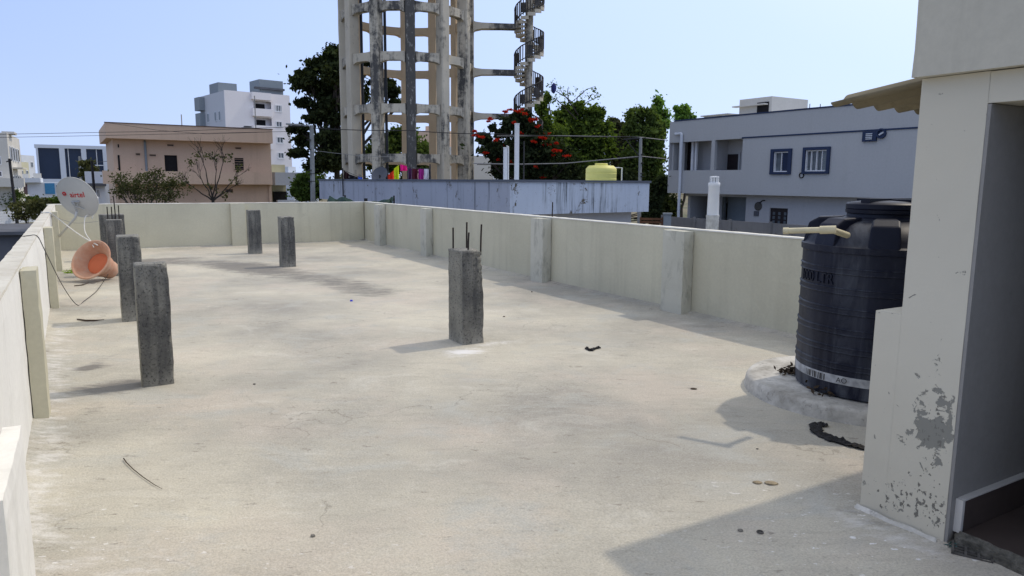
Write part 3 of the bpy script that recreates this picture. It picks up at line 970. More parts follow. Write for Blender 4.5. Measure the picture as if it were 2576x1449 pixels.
TS, TTt, TZ, TR = 4.86, 3.07, 0.102, 0.53
tk = thing('water_tank', 'big black ribbed plastic water tank on a round plinth', 'water tank', ST(TS, TTt, TZ), 0.0)
prof = [(0.50, 0.0), (0.525, 0.012), (0.53, 0.05)]
def rib(z, r=TR):
    return [(r, z - 0.026), (r + 0.007, z - 0.021), (r + 0.008, z - 0.017), (r + 0.0035, z - 0.012), (r + 0.0035, z + 0.012), (r + 0.008, z + 0.017), (r + 0.007, z + 0.021), (r, z + 0.026)]
for z in (0.22, 0.335, 0.46, 0.60, 0.735, 0.87):
    prof += rib(z)
prof += [(TR, 0.93), (TR, 0.985), (TR + 0.012, 0.99), (TR + 0.013, 1.03), (TR - 0.004, 1.035), (TR - 0.02, 1.05), (0.50, 1.075), (0.455, 1.125), (0.40, 1.165), (0.34, 1.19), (0.30, 1.20)]
body = MB().lathe(prof, 96)
o = body.build('body', 'tank', tk, autosmooth=40)
fattr(o, 'lime_glint', [0.55 * math.exp(-max(0, p[2] - 0.02) / 0.22) + 0.35 * math.exp(-((math.atan2(p[1], p[0]) + 2.45) / 0.25) ** 2) + 0.08 + (0.30 if math.hypot(p[0], p[1]) > TR + 0.0065 and p[2] < 0.98 else 0) for p in body.v])  # rib crests paler: their highlight is put into the colour
lug = MB()
for k in range(8):
    a = k * math.pi / 4 + 0.32
    Mx = Matrix.Rotation(a, 4, 'Z')
    vs = []
    for (r, hw, z0, z1) in ((0.27, 0.075, 1.10, 1.222), (0.43, 0.095, 1.08, 1.214), (0.495, 0.098, 1.035, 1.175), (0.528, 0.100, 0.995, 1.03)):
        vs += [Mx @ Vector((r, -hw, z0)), Mx @ Vector((r, hw, z0)), Mx @ Vector((r, hw * 0.86, z1)), Mx @ Vector((r, -hw * 0.86, z1))]
    fs = [(0, 1, 2, 3)]
    for i in range(3):
        o0 = i * 4
        fs += [(o0 + j, o0 + 4 + j, o0 + 4 + (j + 1) % 4, o0 + (j + 1) % 4) for j in range(4)]
    fs += [(15, 14, 13, 12)]
    lug.add(vs, fs)
o = lug.build('shoulder_lugs', 'tank', tk, bevel=0.012)
nk = MB().lathe([(0.30, 1.18), (0.285, 1.212), (0.258, 1.222), (0.252, 1.244), (0.255, 1.2455)], 64)
nk.build('neck', 'tank', tk, autosmooth=40)
lid = MB().lathe([(0.252, 1.246), (0.264, 1.248), (0.266, 1.272), (0.259, 1.275), (0.265, 1.279), (0.264, 1.310), (0.252, 1.320), (0.17, 1.332), (0.04, 1.338)], 64)
lid.box(-0.24, 0.24, -0.035, 0.035, 1.31, 1.350, Matrix.Rotation(0.5, 4, 'Z'))
lid.box(-0.22, 0.22, -0.03, 0.03, 1.31, 1.345, Matrix.Rotation(0.5 + math.pi / 2, 4, 'Z'))
lid.build('lid', 'tank', tk, autosmooth=40)
bd = MB().lathe([(0.527, 0.100), (0.5335, 0.101), (0.5335, 0.158), (0.527, 0.159)], 96, cap0=False, cap1=False)
bdo = bd.build('label_band', 'band', tk)
def on_tank(vs, ang0, z0, r):
    out = []
    for x, y, z in vs:
        a = ang0 + x / r
        out.append(((r + z) * math.cos(a), (r + z) * math.sin(a), z0 + y))
    return out
toward = math.atan2(-ST(TS, TTt).y, -ST(TS, TTt).x)
vs, fs = text_mesh('1000 LTR', 0.105, 0.005, 0.0, 0.0, 0.86)
MB().add(on_tank(vs, toward - 0.90, 0.805, TR + 0.003), fs).build('embossed_lettering', 'tank', tk)
tx = MB()
for i in range(11):
    w_ = 0.005 + 0.004 * ((i * 7) % 3)
    pts = [(-0.12 + i * 0.017, 0.105, 0), (-0.12 + i * 0.017 + w_, 0.105, 0), (-0.12 + i * 0.017 + w_, 0.148, 0), (-0.12 + i * 0.017, 0.148, 0)]
    tx.add(on_tank(pts, toward - 0.70, 0.0, 0.5345), [(0, 1, 2, 3)])
tx.build('printed_bars', 'black', bdo)
vs, fs = text_mesh('AO', 0.05)
MB().add(on_tank(vs, toward - 0.36, 0.128, 0.5345), fs).build('printed_letters', 'black', bdo)
# overflow pipe
pp = Vector(W(2086, 578, 4.62))
qq = Vector(W(1972, 581, 4.75))
od = (qq - pp).normalized()
ovt = thing('overflow_pipe', 'cream plastic overflow pipe sticking out of the tank shoulder', 'pipe', pp)
MB().tube([od * 0.0, od * (qq - pp).length], 0.019, 16).build('tube', 'pvc', ovt, autosmooth=40)
MB().tube([-od * 0.04, od * 0.055], 0.026, 16).build('socket', 'pvc', ovt, autosmooth=40)
MB().tube([od * ((qq - pp).length - 0.03), od * ((qq - pp).length + 0.004)], 0.022, 16).build('socket', 'pvc', ovt, autosmooth=40)
back = (ST(TS, TTt, 1.10) - pp).normalized()
MB().tube([-od * 0.012, back * 0.05 - od * 0.012, back * 0.22 - od * 0.012], 0.021, 12).build('elbow', 'pvc', ovt, autosmooth=40)

# dry leaf litter round the tank foot
def leaf_cloud(mb, pts, size, flat=0.0, tone=None, tones=None):
    for p in pts:
        sz = size * random.uniform(0.6, 1.35)
        a = Vector((random.gauss(0, 1), random.gauss(0, 1), random.gauss(0, 1) * (1 - flat))).normalized()
        b_ = a.cross(Vector((random.gauss(0, 1), random.gauss(0, 1), random.gauss(0, 1)))).normalized()
        p = Vector(p)
        mb.add([p - a * sz, p + b_ * sz * 0.45, p + a * sz, p - b_ * sz * 0.45], [(0, 1, 2, 3)])
def litter(name, u, v, n_, ru, label):
    c = Vector(W(u, v, 1))
    r_ = ray(u, v)
    z = 0.112
    c = Vector((0, 0, EYE)) + r_ * ((z - EYE) / r_.z)
    mb = MB()
    pts = [(random.gauss(0, ru), random.gauss(0, ru * 0.7), abs(random.gauss(0, 0.022))) for _ in range(n_)]
    leaf_cloud(mb, pts, 0.020, 0.5)
    o = mb.build(name, 'deadleaf', loc=c)
    tag(o, label, 'litter')
litter('leaf_litter', 1992, 938, 150, 0.045, 'dark dry leaf litter at the left foot of the tank')
litter('leaf_litter', 2095, 988, 190, 0.07, 'dry leaf litter heaped against the front of the tank')


# ------------------------------------------------------------------ small things on the floor
def fl_at(u, v, z=0.0):
    r_ = ray(u, v)
    return Vector((0, 0, EYE)) + r_ * ((z - EYE) / r_.z)

def ribbon(path, width, thick, seed, up=0.03):
    """crumpled strip lying on the floor"""
    mb = MB()
    path = [Vector(p) for p in path]
    rows, cols = 40, 6
    L = len(path) - 1
    for layer in (0, 1):
        for i in range(rows + 1):
            f = i / rows * L
            k = min(int(f), L - 1)
            p = path[k].lerp(path[k + 1], f - k)
            d = (path[k + 1] - path[k]).normalized()
            nrm = Vector((-d.y, d.x, 0))
            w_ = width * (0.6 + 0.7 * abs(mnoise.noise(Vector((i * 0.23, seed, 0)))) + 0.2)
            for j in range(cols + 1):
                q = p + nrm * w_ * (j / cols - 0.5)
                h = 0.006 + up * abs(mnoise.noise(Vector((i * 0.35, j * 0.8, seed)))) + up * 0.5 * abs(mnoise.noise(Vector((i * 0.9, j * 1.9, seed + 4))))
                mb.v.append((q.x, q.y, h - layer * thick))
    N_ = (rows + 1) * (cols + 1)
    for i in range(rows):
        for j in range(cols):
            a = i * (cols + 1) + j
            mb.f.append((a, a + 1, a + cols + 2, a + cols + 1))
            mb.f.append((N_ + a, N_ + a + cols + 1, N_ + a + cols + 2, N_ + a + 1))
    return mb

pts = [fl_at(u, v) for u, v in ((2078, 1070), (2050, 1072), (2055, 1090), (2095, 1108), (2140, 1122), (2185, 1132))]
o = ribbon(pts, 0.085, 0.004, 3.0, 0.026).build('tarred_strip', 'blackcloth', loc=(0, 0, 0))
tag(o, 'crumpled black tarred cloth strip lying below the tank plinth', 'cloth strip')
pts = [fl_at(u, v) for u, v in ((1474, 878), (1486, 884), (1497, 879), (1509, 877))]
o = ribbon(pts, 0.035, 0.003, 8.0, 0.03).build('torn_scrap', 'blackcloth', loc=(0, 0, 0))
tag(o, 'small torn black scrap lying on the open floor', 'scrap')
c = fl_at(884, 758)
o = MB().lathe([(0.017, 0.0), (0.018, 0.004), (0.017, 0.016), (0.013, 0.019)], 20).build('bottle_cap', 'blue', loc=c, autosmooth=50)
tag(o, 'small bright blue bottle cap on the middle of the floor', 'bottle cap')
# wire-like twig near the left
pts = [fl_at(u, v, 0.008) for u, v in ((311, 1153), (318, 1163), (335, 1180), (360, 1200), (385, 1217), (408, 1230))]
o = MB().tube(pts, [0.0035, 0.003, 0.0026, 0.0022, 0.0018, 0.001], 6).build('dry_twig', 'twig', loc=(0, 0, 0))
tag(o, 'thin bent dry twig on the open floor at the lower left', 'twig')
pts = [fl_at(u, v, 0.008) for u, v in ((194, 803), (215, 806), (238, 806), (262, 804))]
o = MB().tube(pts, [0.007, 0.01, 0.009, 0.003], 6).build('dry_stick', 'twig', loc=(0, 0, 0))
tag(o, 'short dark stick on the floor beside the second left stub column', 'stick')
pts = [fl_at(u, v, 0.008) for u, v in ((187, 719), (205, 717), (222, 712))]
o = MB().tube(pts, [0.007, 0.008, 0.004], 6).build('dry_stick', 'twig', loc=(0, 0, 0))
tag(o, 'short thin stick in front of the terracotta pot mouth', 'stick')
def pebble(u, v, r_, label, mat='stone', sq=0.55, seed=1.0, name='stone_chip', cat='stone'):
    c = fl_at(u, v)
    mb = MB()
    for i in range(7):
        for j in range(10):
            th, ph = math.pi * i / 6, 2 * math.pi * j / 10
            d = Vector((math.sin(th) * math.cos(ph), math.sin(th) * math.sin(ph), math.cos(th)))
            k = 1 + 0.35 * mnoise.noise(d * 1.6 + Vector((seed, 0, 0)))
            mb.v.append((d.x * r_ * k * 1.3, d.y * r_ * k, d.z * r_ * k * sq + r_ * sq * 0.8))
    for i in range(6):
        for j in range(10):
            mb.f.append((i * 10 + j, i * 10 + (j + 1) % 10, (i + 1) * 10 + (j + 1) % 10, (i + 1) * 10 + j))
    o = mb.build(name, mat, loc=c, smooth=True)
    tag(o, label, cat)
pebble(1862, 1336, 0.010, 'flat dark stone chip on the shaded floor near the stair room', seed=1)
pebble(787, 1349, 0.009, 'dark pebble on the floor at the lower middle', seed=3)
pebble(1745, 979, 0.018, 'dry brown leaf curled on the floor left of the plinth', 'deadleaf', 0.25, 4, 'fallen_leaf', 'leaf')
pebble(1905, 1215, 0.020, 'crumbled mortar lump on the sunlit floor below the tank', 'tan_crumb', 0.25, 6, 'mortar_crumb', 'rubble')
pebble(1940, 1217, 0.026, 'wider crumbled mortar lump beside a smaller one', 'tan_crumb', 0.22, 7, 'mortar_crumb', 'rubble')
pebble(1268, 797, 0.012, 'reddish crumb behind the middle stub column', 'deadleaf', 0.4, 8, 'brick_crumb', 'crumb')
pebble(1338, 735, 0.010, 'tiny black stone at the foot of the shaded right parapet', 'blackcloth', 0.7, 9)
pebble(640, 967, 0.008, 'tiny dark speck stone right of the nearest stub column', 'blackcloth', 0.5, 10)
pebble(1905, 1130, 0.006, 'tiny black stone between the plinth shadow and the mortar crumbs', 'blackcloth', 0.5, 11)
o = MB()
c = fl_at(1912, 1340)
t_ = []
for j in range(17):
    a = 2 * math.pi * j / 16
    t_.append((0.012 * math.cos(a), 0.012 * math.sin(a), 0.004))
o.tube(t_, 0.004, 6, cap=False)
o = o.build('metal_nut', 'iron', loc=c)
tag(o, 'small round metal nut on the shaded floor', 'nut')
# moss tuft by the pilaster
mb = MB()
leaf_cloud(mb, [(random.gauss(0, 0.06), random.gauss(0, 0.05), abs(random.gauss(0, 0.03))) for _ in range(220)], 0.014, 0.0)
o = mb.build('moss_tuft', 'moss', loc=fl_at(181, 687)); o['kind'] = 'stuff'
tag(o, 'small bright green moss tuft at the foot of the far left pilaster', 'plant')
# broken drain grate by the doorway
gt = MB()
for i in range(5):
    gt.box(0.0, 0.15, i * 0.022, i * 0.022 + 0.007, 0.0, 0.009)
for i in range(4):
    gt.box(i * 0.047, i * 0.047 + 0.009, -0.002, 0.098, 0.0095, 0.015)
o = gt.build('drain_grate', 'iron', loc=fl_at(2392, 1394) + Vector((0, 0, 0.004)), rz=R(-28))
o.rotation_euler = (R(4), R(3), R(-32))
tag(o, 'broken iron drain grate lying at the doorway threshold', 'grate')
mb = MB()
leaf_cloud(mb, [(random.gauss(0, 0.015), random.gauss(0, 0.012), abs(random.gauss(0, 0.008))) for _ in range(40)], 0.012, 0.4)
o = mb.build('teal_rag', 'teal', loc=fl_at(2397, 1376))
tag(o, 'scrap of teal rag stuffed beside the drain grate', 'rag')

# ------------------------------------------------------------------ terracotta pot lying down
pc = fl_at(250, 706)
axis = (Vector((-0.16, -0.84, 0.46))).normalized()      # where the mouth looks
pt = thing('terracotta_pot', 'large terracotta pot lying on its side by the left parapet', 'pot', pc)
q = axis.to_track_quat('Z', 'Y').to_matrix().to_4x4()
outer = [(0.165, -0.36), (0.175, -0.30), (0.172, -0.24), (0.190, -0.20), (0.215, -0.12), (0.20, -0.10), (0.235, -0.03), (0.275, 0.06), (0.33, 0.13), (0.365, 0.165), (0.385, 0.175), (0.39, 0.195), (0.375, 0.205)]
inner = [(0.35, 0.195), (0.31, 0.15), (0.255, 0.09), (0.22, 0.04), (0.205, 0.0)]
sc_ = 0.82
Mp = q @ Matrix.Scale(sc_, 4)
lowest = min((Mp @ Vector((r_ * math.cos(a_ * 0.1), r_ * math.sin(a_ * 0.1), z_))).z for r_, z_ in outer for a_ in range(63))
Mp = Matrix.Translation(Vector((0, 0, -lowest + 0.004))) @ Mp
MB().lathe(outer + inner, 56, Mp, cap0=True, cap1=False).build('shell', 'terra', pt, autosmooth=50)
MB().lathe([(0.204, -0.002), (0.19, 0.004), (0.10, 0.012), (0.01, 0.015)], 48, Mp, cap0=False).build('inner_disc', 'terra_red', pt, smooth=True)

# ------------------------------------------------------------------ satellite dish on the left parapet
dc = W(195, 497, 11.75)
az, el = R(3), R(24)
nF = Vector((math.sin(az) * math.cos(el), math.cos(az) * math.cos(el), math.sin(el)))     # faces away from the viewer
hx = Vector((math.cos(az), -math.sin(az), 0))
hy = hx.cross(-nF).normalized()
if hy.z < 0:
    hy = -hy
ds = thing('satellite_dish', 'pale satellite dish with red lettering on the left parapet', 'satellite dish', dc)
DR, DD = 0.325, 0.055
def dpt(x, y, off=0.0):
    r2 = (x * x + y * y) / (DR * DR)
    return hx * x + hy * y * 1.08 + nF * (-DD * (1 - r2) + off)
mb = MB()
rings, seg = 12, 56
for lay, off in ((0, 0.0), (1, 0.006)):
    base_i = len(mb.v)
    mb.v.append(tuple(dpt(0, 0, off)))
    for i in range(1, rings + 1):
        for j in range(seg):
            a = 2 * math.pi * j / seg
            mb.v.append(tuple(dpt(DR * i / rings * math.cos(a), DR * i / rings * math.sin(a), off)))
    for j in range(seg):
        mb.f.append((base_i, base_i + 1 + j, base_i + 1 + (j + 1) % seg))
    for i in range(1, rings):
        for j in range(seg):
            a = base_i + 1 + (i - 1) * seg
            mb.f.append((a + j, a + seg + j, a + seg + (j + 1) % seg, a + (j + 1) % seg))
mb.build('reflector', 'dishpaint', ds, smooth=True)
rimp = [dpt(DR * math.cos(2 * math.pi * j / 56), DR * math.sin(2 * math.pi * j / 56), 0.003) for j in range(57)]
MB().tube(rimp, 0.008, 6, cap=False).build('rim', 'dishpaint', ds, smooth=True)
vs, fs = text_mesh('airtel', 0.116, 0.0, 0.0015, 0.0, 1.0)
MB().add([dpt(x + 0.045, y + 0.065, -0.004) for x, y, z in vs], fs).build('lettering', 'red', ds)
lg = MB()
arc = []
for j in range(20):
    a = R(-50 + j * 17.2)
    arc.append(dpt(-0.165 + 0.028 * math.cos(a), 0.075 + 0.028 * math.sin(a), -0.006))
lg.tube(arc, [0.004 + 0.006 * math.sin(math.pi * j / 19) for j in range(20)], 6)
lg.tube([dpt(-0.165, 0.075, -0.006), dpt(-0.150, 0.058, -0.006)], [0.009, 0.004], 6)
lg.build('emblem', 'red', ds)
bk = MB()
bk.tube([dpt(-0.075, -0.045, -0.02), dpt(0.055, -0.035, -0.02)], 0.012, 8)
bk.tube([dpt(-0.075, -0.045, -0.02), dpt(-0.02, -0.14, -0.06)], 0.009, 8)
bk.tube([dpt(0.055, -0.035, -0.02), dpt(-0.02, -0.14, -0.06)], 0.009, 8)
bk.tube([dpt(-0.02, -0.09, -0.06), dpt(0.085, -0.17, -0.02)], 0.010, 8)
bk.tube([dpt(-0.02, -0.05, -0.055), dpt(-0.03, -0.20, -0.06)], 0.016, 8)
bk.build('bracket', 'galv', ds)
foot = ST(-0.318 - 0.0129 * 14.0 + 0.09, 14.12, 0.60) - dc
j1 = dpt(-0.03, -0.19, -0.06)
MB().tube([j1, j1 + Vector((-0.01, -0.03, -0.10)), j1.lerp(foot, 0.45) + Vector((0.02, 0, -0.02)), foot], 0.019, 12).build('mast', 'dishpaint', ds, smooth=True)
lnb0, lnb1 = dpt(0.10, -0.36, 0.0), dpt(0.06, -0.16, 0.40)
MB().tube([lnb0, lnb1], 0.009, 8).build('feed_arm', 'galv', ds)
MB().tube([lnb1, lnb1 - nF * 0.03, lnb1 - nF * 0.09], [0.034, 0.034, 0.02], 14).build('feed_horn', 'winwhite', ds, autosmooth=40)

# cables
def cable(name, pts, r_, mat, label, cat='cable'):
    P_ = [Vector(p) for p in pts]
    out = []
    for i in range(len(P_) - 1):        # catmull-rom
        p0, p1, p2, p3 = P_[max(i - 1, 0)], P_[i], P_[i + 1], P_[min(i + 2, len(P_) - 1)]
        for k in range(8):
            t = k / 8
            out.append(0.5 * ((2 * p1) + (p2 - p0) * t + (2 * p0 - 5 * p1 + 4 * p2 - p3) * t * t + (3 * p1 - p0 - 3 * p2 + p3) * t ** 3))
    out.append(P_[-1])
    o = MB().tube(out, r_, 6).build(name, mat, loc=(0, 0, 0), smooth=True)
    tag(o, label, cat)
    return o
lf = lambda t: -0.318 - 0.0129 * t
cable('black_cable', [ST(lf(8) - 0.12, 8.2, 1.0), ST(lf(8) - 0.06, 8.15, 1.012), ST(lf(8) + 0.01, 8.1, 1.008), ST(lf(8) + 0.05, 8.3, 0.86), fl_at(150, 705, 0.42), fl_at(178, 750, 0.12), fl_at(197, 768, 0.01), fl_at(212, 757, 0.01), fl_at(240, 735, 0.01), fl_at(258, 712, 0.02), W(272, 690, 10.2)],
      0.0042, 'wire', 'thin black cable hanging over the left parapet to the floor')
cable('white_cable', [ST(lf(14) - 0.05, 13.6, 1.01), ST(lf(14) + 0.02, 13.5, 1.0), W(150, 553, 11.5), W(185, 580, 11.3), W(215, 600, 11.1), W(246, 617, 10.9)],
      0.009, 'white_cable', 'thick white cable from the left parapet down to the pot rim')
cable('white_cable', [dc + dpt(0.08, -0.3, 0.03), W(215, 545, 11.7), W(212, 570, 11.6), W(216, 588, 11.4), W(228, 606, 11.1), W(236, 622, 10.9)],
      0.008, 'white_cable', 'thin white cable dangling from the dish to the pot')
cable('grey_wire', [ST(lf(14) - 0.1, 13.4, 1.01), W(150, 550, 12.3), W(190, 561, 12.6), W(247, 557, 12.95)],
      0.004, 'wirepale', 'grey wire slung from the left parapet to the rebar column')
# bits of steel on the right parapet
o = MB().tube([ST(6.2, 9.33, 0.98), ST(6.205, 9.335, 1.24)], 0.009, 7).build('steel_rod', 'rust', loc=(0, 0, 0))
tag(o, 'single rusty steel rod standing on the right parapet top', 'rod')
# vent pipe outside the right parapet
vp0 = W(1792, 560, 9.35)
vt = thing('vent_pipe', 'fat white plastic vent pipe with slotted cap outside the right parapet', 'pipe', (vp0.x, vp0.y, 0))
zt = lambda v: W(1795, v, 9.35).z
MB().lathe([(0.080, GZ), (0.080, zt(548)), (0.084, zt(545)), (0.084, zt(541))], 28).build('lower_pipe', 'pipedirty', vt, autosmooth=40)
MB().lathe([(0.074, zt(541) + 0.001), (0.069, zt(470)), (0.074, zt(468)), (0.075, zt(461)), (0.068, zt(459))], 28).build('upper_pipe', 'pipewhite', vt, autosmooth=40)
cp_ = MB()
for j in range(10):
    a = 2 * math.pi * j / 10
    cp_.box(0.046, 0.056, -0.011, 0.011, zt(459), zt(447), Matrix.Rotation(a, 4, 'Z'))
cp_.lathe([(0.060, zt(447)), (0.058, zt(444)), (0.02, zt(443))], 24)
cp_.lathe([(0.035, zt(459)), (0.035, zt(447))], 16)
cp_.build('cap', 'pipewhite', vt, autosmooth=40)


# ------------------------------------------------------------------ facades of the neighbours
class Facade:
    """one building front: local x along it, y into the building, z up from the street"""
    def __init__(s, u0, d0, u1, d1, name, label, cat='building', group=None):
        p0, p1 = W(u0, 450, d0), W(u1, 450, d1)
        s.p0 = Vector((p0.x, p0.y, 0))
        d = Vector((p1.x - p0.x, p1.y - p0.y, 0))
        s.L = d.length
        s.d = d.normalized()
        s.n = Vector((-s.d.y, s.d.x, 0))
        s.rz = math.atan2(s.d.y, s.d.x)
        s.root = thing(name, label, cat, (p0.x, p0.y, GZ), s.rz, group)
        s.ops = []

    def loc(s, u, v, off=0.0):
        r_ = ray(u, v)
        o = Vector((0, 0, EYE))
        t = ((s.p0 + s.n * off - o).dot(s.n)) / r_.dot(s.n)
        p = o + r_ * t
        return (p - s.p0).dot(s.d), p.z - GZ

    def rect(s, u0, v0, u1, v1, off=0.0):
        um, vm = (u0 + u1) / 2, (v0 + v1) / 2
        return s.loc(u0, vm, off)[0], s.loc(um, v1, off)[1], s.loc(u1, vm, off)[0], s.loc(um, v0, off)[1]

    def hole(s, *px, off=0.0):
        r_ = s.rect(*px, off=off)
        s.ops.append(r_)
        return r_

    def box(s, px, y0, y1, off=None, mb=None):
        a, b, c, d = s.rect(*px, off=y0 if off is None else off)
        return (mb or MB()).box(a, c, y0, y1, b, d)

    def win(s, px, y=0.0, frame='winwhite', pane='glass', fw=0.06, proud=0.03, nm=1, nh=0, deep=0.12, name='window', cut=True, sill=False):
        a, b, c, d = s.rect(*px, off=y)
        if cut:
            s.ops.append((a, b, c, d))
        mb = MB()
        y0, y1 = y - proud, y + deep - 0.02
        mb.box(a, a + fw, y0, y1, b, d).box(c - fw, c, y0, y1, b, d)
        mb.box(a + fw, c - fw, y0, y1, d - fw, d).box(a + fw, c - fw, y0, y1, b, b + fw)
        for i in range(nm):
            x = a + (c - a) * (i + 1) / (nm + 1)
            mb.box(x - fw * 0.35, x + fw * 0.35, y0 + 0.02, y1, b + fw, d - fw)
        for i in range(nh):
            z = b + (d - b) * (i + 1) / (nh + 1)
            mb.box(a + fw, c - fw, y1 - 0.03, y1 - 0.008, z - 0.012, z + 0.012)
        if sill:
            mb.box(a - 0.08, c + 0.08, y - 0.12, y - 0.002, b - 0.08, b - 0.002)
        f = mb.build(name, frame, s.root)
        MB().box(a + 0.01, c - 0.01, y1 + 0.001, y1 + 0.02, b + 0.01, d - 0.01).build('pane', pane, f)
        return f

    def part(s, mb, name, mat, **k):
        return mb.build(name, mat, s.root, **k)


# ---- grey two-storey house across the street
H = Facade(1680, 43.0, 2293, 30.8, 'grey_house', 'long grey two-storey house with navy window surrounds on the right', 'house')
LX = H.L + 9.0
zt0 = H.loc(1690, 307)[1]
zt1 = H.loc(2195, 260)[1]
ztop = (zt0 + zt1) / 2
zslab = (H.loc(1690, 486)[1] + H.loc(2280, 499)[1]) / 2
zband = H.loc(2100, 333)[1]
o1 = H.hole(1684, 359, 1707.4, 428.4)
o2 = H.hole(1716, 355.5, 1788.5, 428.4)
o3 = H.hole(1797.4, 350.5, 1867, 427.8)
for (ou, iu, nm) in (((1939.7, 374.5, 1992, 439), (1947.5, 382, 1984, 432.5), 1), ((2020.5, 369.8, 2088.5, 437.5), (2027, 377.5, 2081, 431), 3)):
    a, b_, c, d = H.rect(*ou)
    A, B_, C_, D_ = H.rect(*iu)
    sur = MB().box(a, A, -0.10, -0.002, b_, d).box(C_, c, -0.10, -0.002, b_, d).box(A, C_, -0.10, -0.002, D_, d).box(A, C_, -0.10, -0.002, b_, B_)
    H.part(sur, 'window_surround', 'navy', bevel=0.01)
    w_ = H.win(iu, nm=nm, fw=0.05, proud=0.02, pane='curtain')
    lv = MB()
    xa = A + (C_ - A) * (0.52 if nm == 1 else 0.76)
    for i in range(11):
        z = B_ + 0.08 + (D_ - B_ - 0.16) * i / 10
        lv.box(xa, C_ - 0.06, 0.04, 0.065, z - 0.018, z + 0.018)
    lv.box(xa - 0.0, C_ - 0.05, 0.068, 0.08, B_ + 0.05, D_ - 0.05)
    lv.build('louvre', 'navy' if nm == 1 else 'greyblock', w_)
v_ = H.rect(2171.8, 331, 2207, 356)
vb = MB().box(v_[0], v_[2], -0.09, -0.002, v_[1], v_[3])
vo = H.part(vb, 'vent', 'navy')
vl = MB()
for i in range(4):
    z = v_[1] + (v_[3] - v_[1]) * (0.25 + 0.17 * i)
    vl.box(v_[0] + 0.18, v_[2] - 0.18, -0.12, -0.091, z - 0.02, z + 0.02)
vl.build('vent_slat', 'palewall', vo)
fx, fz = H.loc(2218.5, 336)
MF = Matrix.Translation(Vector((fx, -0.002, fz))) @ Matrix.Rotation(R(90), 4, 'X')
fo = H.part(MB().lathe([(0.22, 0.0), (0.22, 0.10), (0.15, 0.10), (0.15, 0.03)], 28, MF), 'exhaust_ring', 'navy')
MB().box(-0.12, 0.12, -0.035, 0.035, 0.04, 0.06, MF @ Matrix.Rotation(0.5, 4, 'Z')).build('fan_blade', 'palewall', fo)
wall = MB().wallgrid(0, LX, zslab, ztop, 0.0, 0.2, H.ops)
H.part(wall, 'upper_wall', 'greyhouse')
H.part(MB().box(0.35, LX, -0.03, 0.25, ztop + 0.002, ztop + 0.07), 'roof_coping', 'navy')
xg = H.loc(1867, 350)[0]
H.part(MB().box(xg, LX, -0.035, -0.002, zband - 0.04, zband + 0.03), 'string_course', 'navy')
# the rest of the upper storey
shell = MB().box(0, 0.2, 0.202, 9, zslab, ztop).box(LX - 0.2, LX, 0.202, 9, zslab, ztop).box(0.202, LX - 0.202, 8.8, 9, zslab, ztop)
shell.box(0.202, LX - 0.202, 0.202, 8.798, ztop - 0.95, ztop - 0.85)
shell.box(0.202, LX - 0.202, 0.202, 8.798, zslab + 0.002, zslab + 0.2)
H.part(shell, 'shell', 'greyhouse')
rec = MB()
zb, zh = zslab + 0.202, ztop - 0.952
rec.box(o3[0] - 0.3, o3[2] + 0.25, 1.3, 1.4, zb, zh).box(o3[0] - 0.3, o3[0] - 0.2, 0.202, 1.298, zb, zh).box(o3[2] + 0.12, o3[2] + 0.22, 0.202, 1.298, zb, zh)
xw = o2[0] + (o2[2] - o2[0]) * 0.42 - 1.15
rec.box(xw, o3[0] - 0.302, 1.3, 1.4, zb, zh)
rec.box(0.202, xw, 3.2, 3.3, zb, zh)
H.part(rec, 'balcony_wall', 'greylow')
a, b_, c, d = H.rect(1829, 388, 1858, 428, off=1.29)
H.part(MB().prism([(a, 1.27), (c, 1.27), (c, 1.298), (a, 1.298)], zb, d), 'balcony_door', 'doorwood')
H.part(MB().box(a - 0.12, a - 0.002, 1.24, 1.298, zb, d + 0.1).box(c + 0.002, c + 0.12, 1.24, 1.298, zb, d + 0.1).box(a - 0.002, c + 0.002, 1.24, 1.298, d + 0.002, d + 0.1), 'door_frame', 'greyhouse')
xm = o2[0] + (o2[2] - o2[0]) * 0.30 - 0.45
H.part(MB().box(xm, xm + 0.16, 0.5, 0.66, zb, zh).box(xm + 0.3, xm + 0.42, 0.5, 0.62, zb, zh), 'balcony_post', 'winwhite')
H.part(MB().box(o1[0] + 0.25, o1[0] + 0.45, 0.5, 0.66, zb, zh), 'balcony_post', 'winwhite')
dkp = MB()
for i in range(14):
    z = zb + 0.4 + i * 0.14
    dkp.box(xm - 0.55, xm - 0.05, 0.9, 0.93, z, z + 0.05)
dkp.box(o1[0] - 0.2, xw - 0.02, 1.32, 1.37, zb, zh)  # dark panel added in place of the open dark beyond the posts
H.part(dkp, 'balcony_dark_panel', 'doorwood')
# ground storey, set back
gy = 0.7
g1 = H.rect(1716, 488, 1779, 556, off=gy)
g2 = H.rect(1810, 488, 1876, 560, off=gy)
dr = H.rect(1935.5, 523.7, 1981, 566, off=gy)
gb = 0.45
low = MB().wallgrid(0.8, LX, 0.0, zslab - 0.002, gy, gy + 0.2, [(g1[0], gb, g1[2], zslab - 0.15), (g2[0], gb, g2[2], zslab - 0.15), (dr[0], gb, dr[2], dr[3])])
low.box(0.8, 1.0, gy + 0.202, 9, 0, zslab - 0.002).box(1.002, LX, 3.6, 3.7, 0, zslab - 0.002)
low.box(1.002, LX, gy + 0.202, 3.598, 0.2, gb)
H.part(low, 'ground_storey', 'greylow')
inn = MB().box(g1[0] + (g1[2] - g1[0]) * 0.55, g1[2] + 0.4, 1.7, 1.8, gb, zslab - 0.01).box(g2[0] - 0.3, g2[0] + (g2[2] - g2[0]) * 0.7, 1.7, 1.8, gb, zslab - 0.01)
inn.box(g1[0] + (g1[2] - g1[0]) * 0.55, g1[2] + 0.1, 1.3, 1.69, gb, gb + 1.0)
H.part(inn, 'porch_wall', 'greyblock')
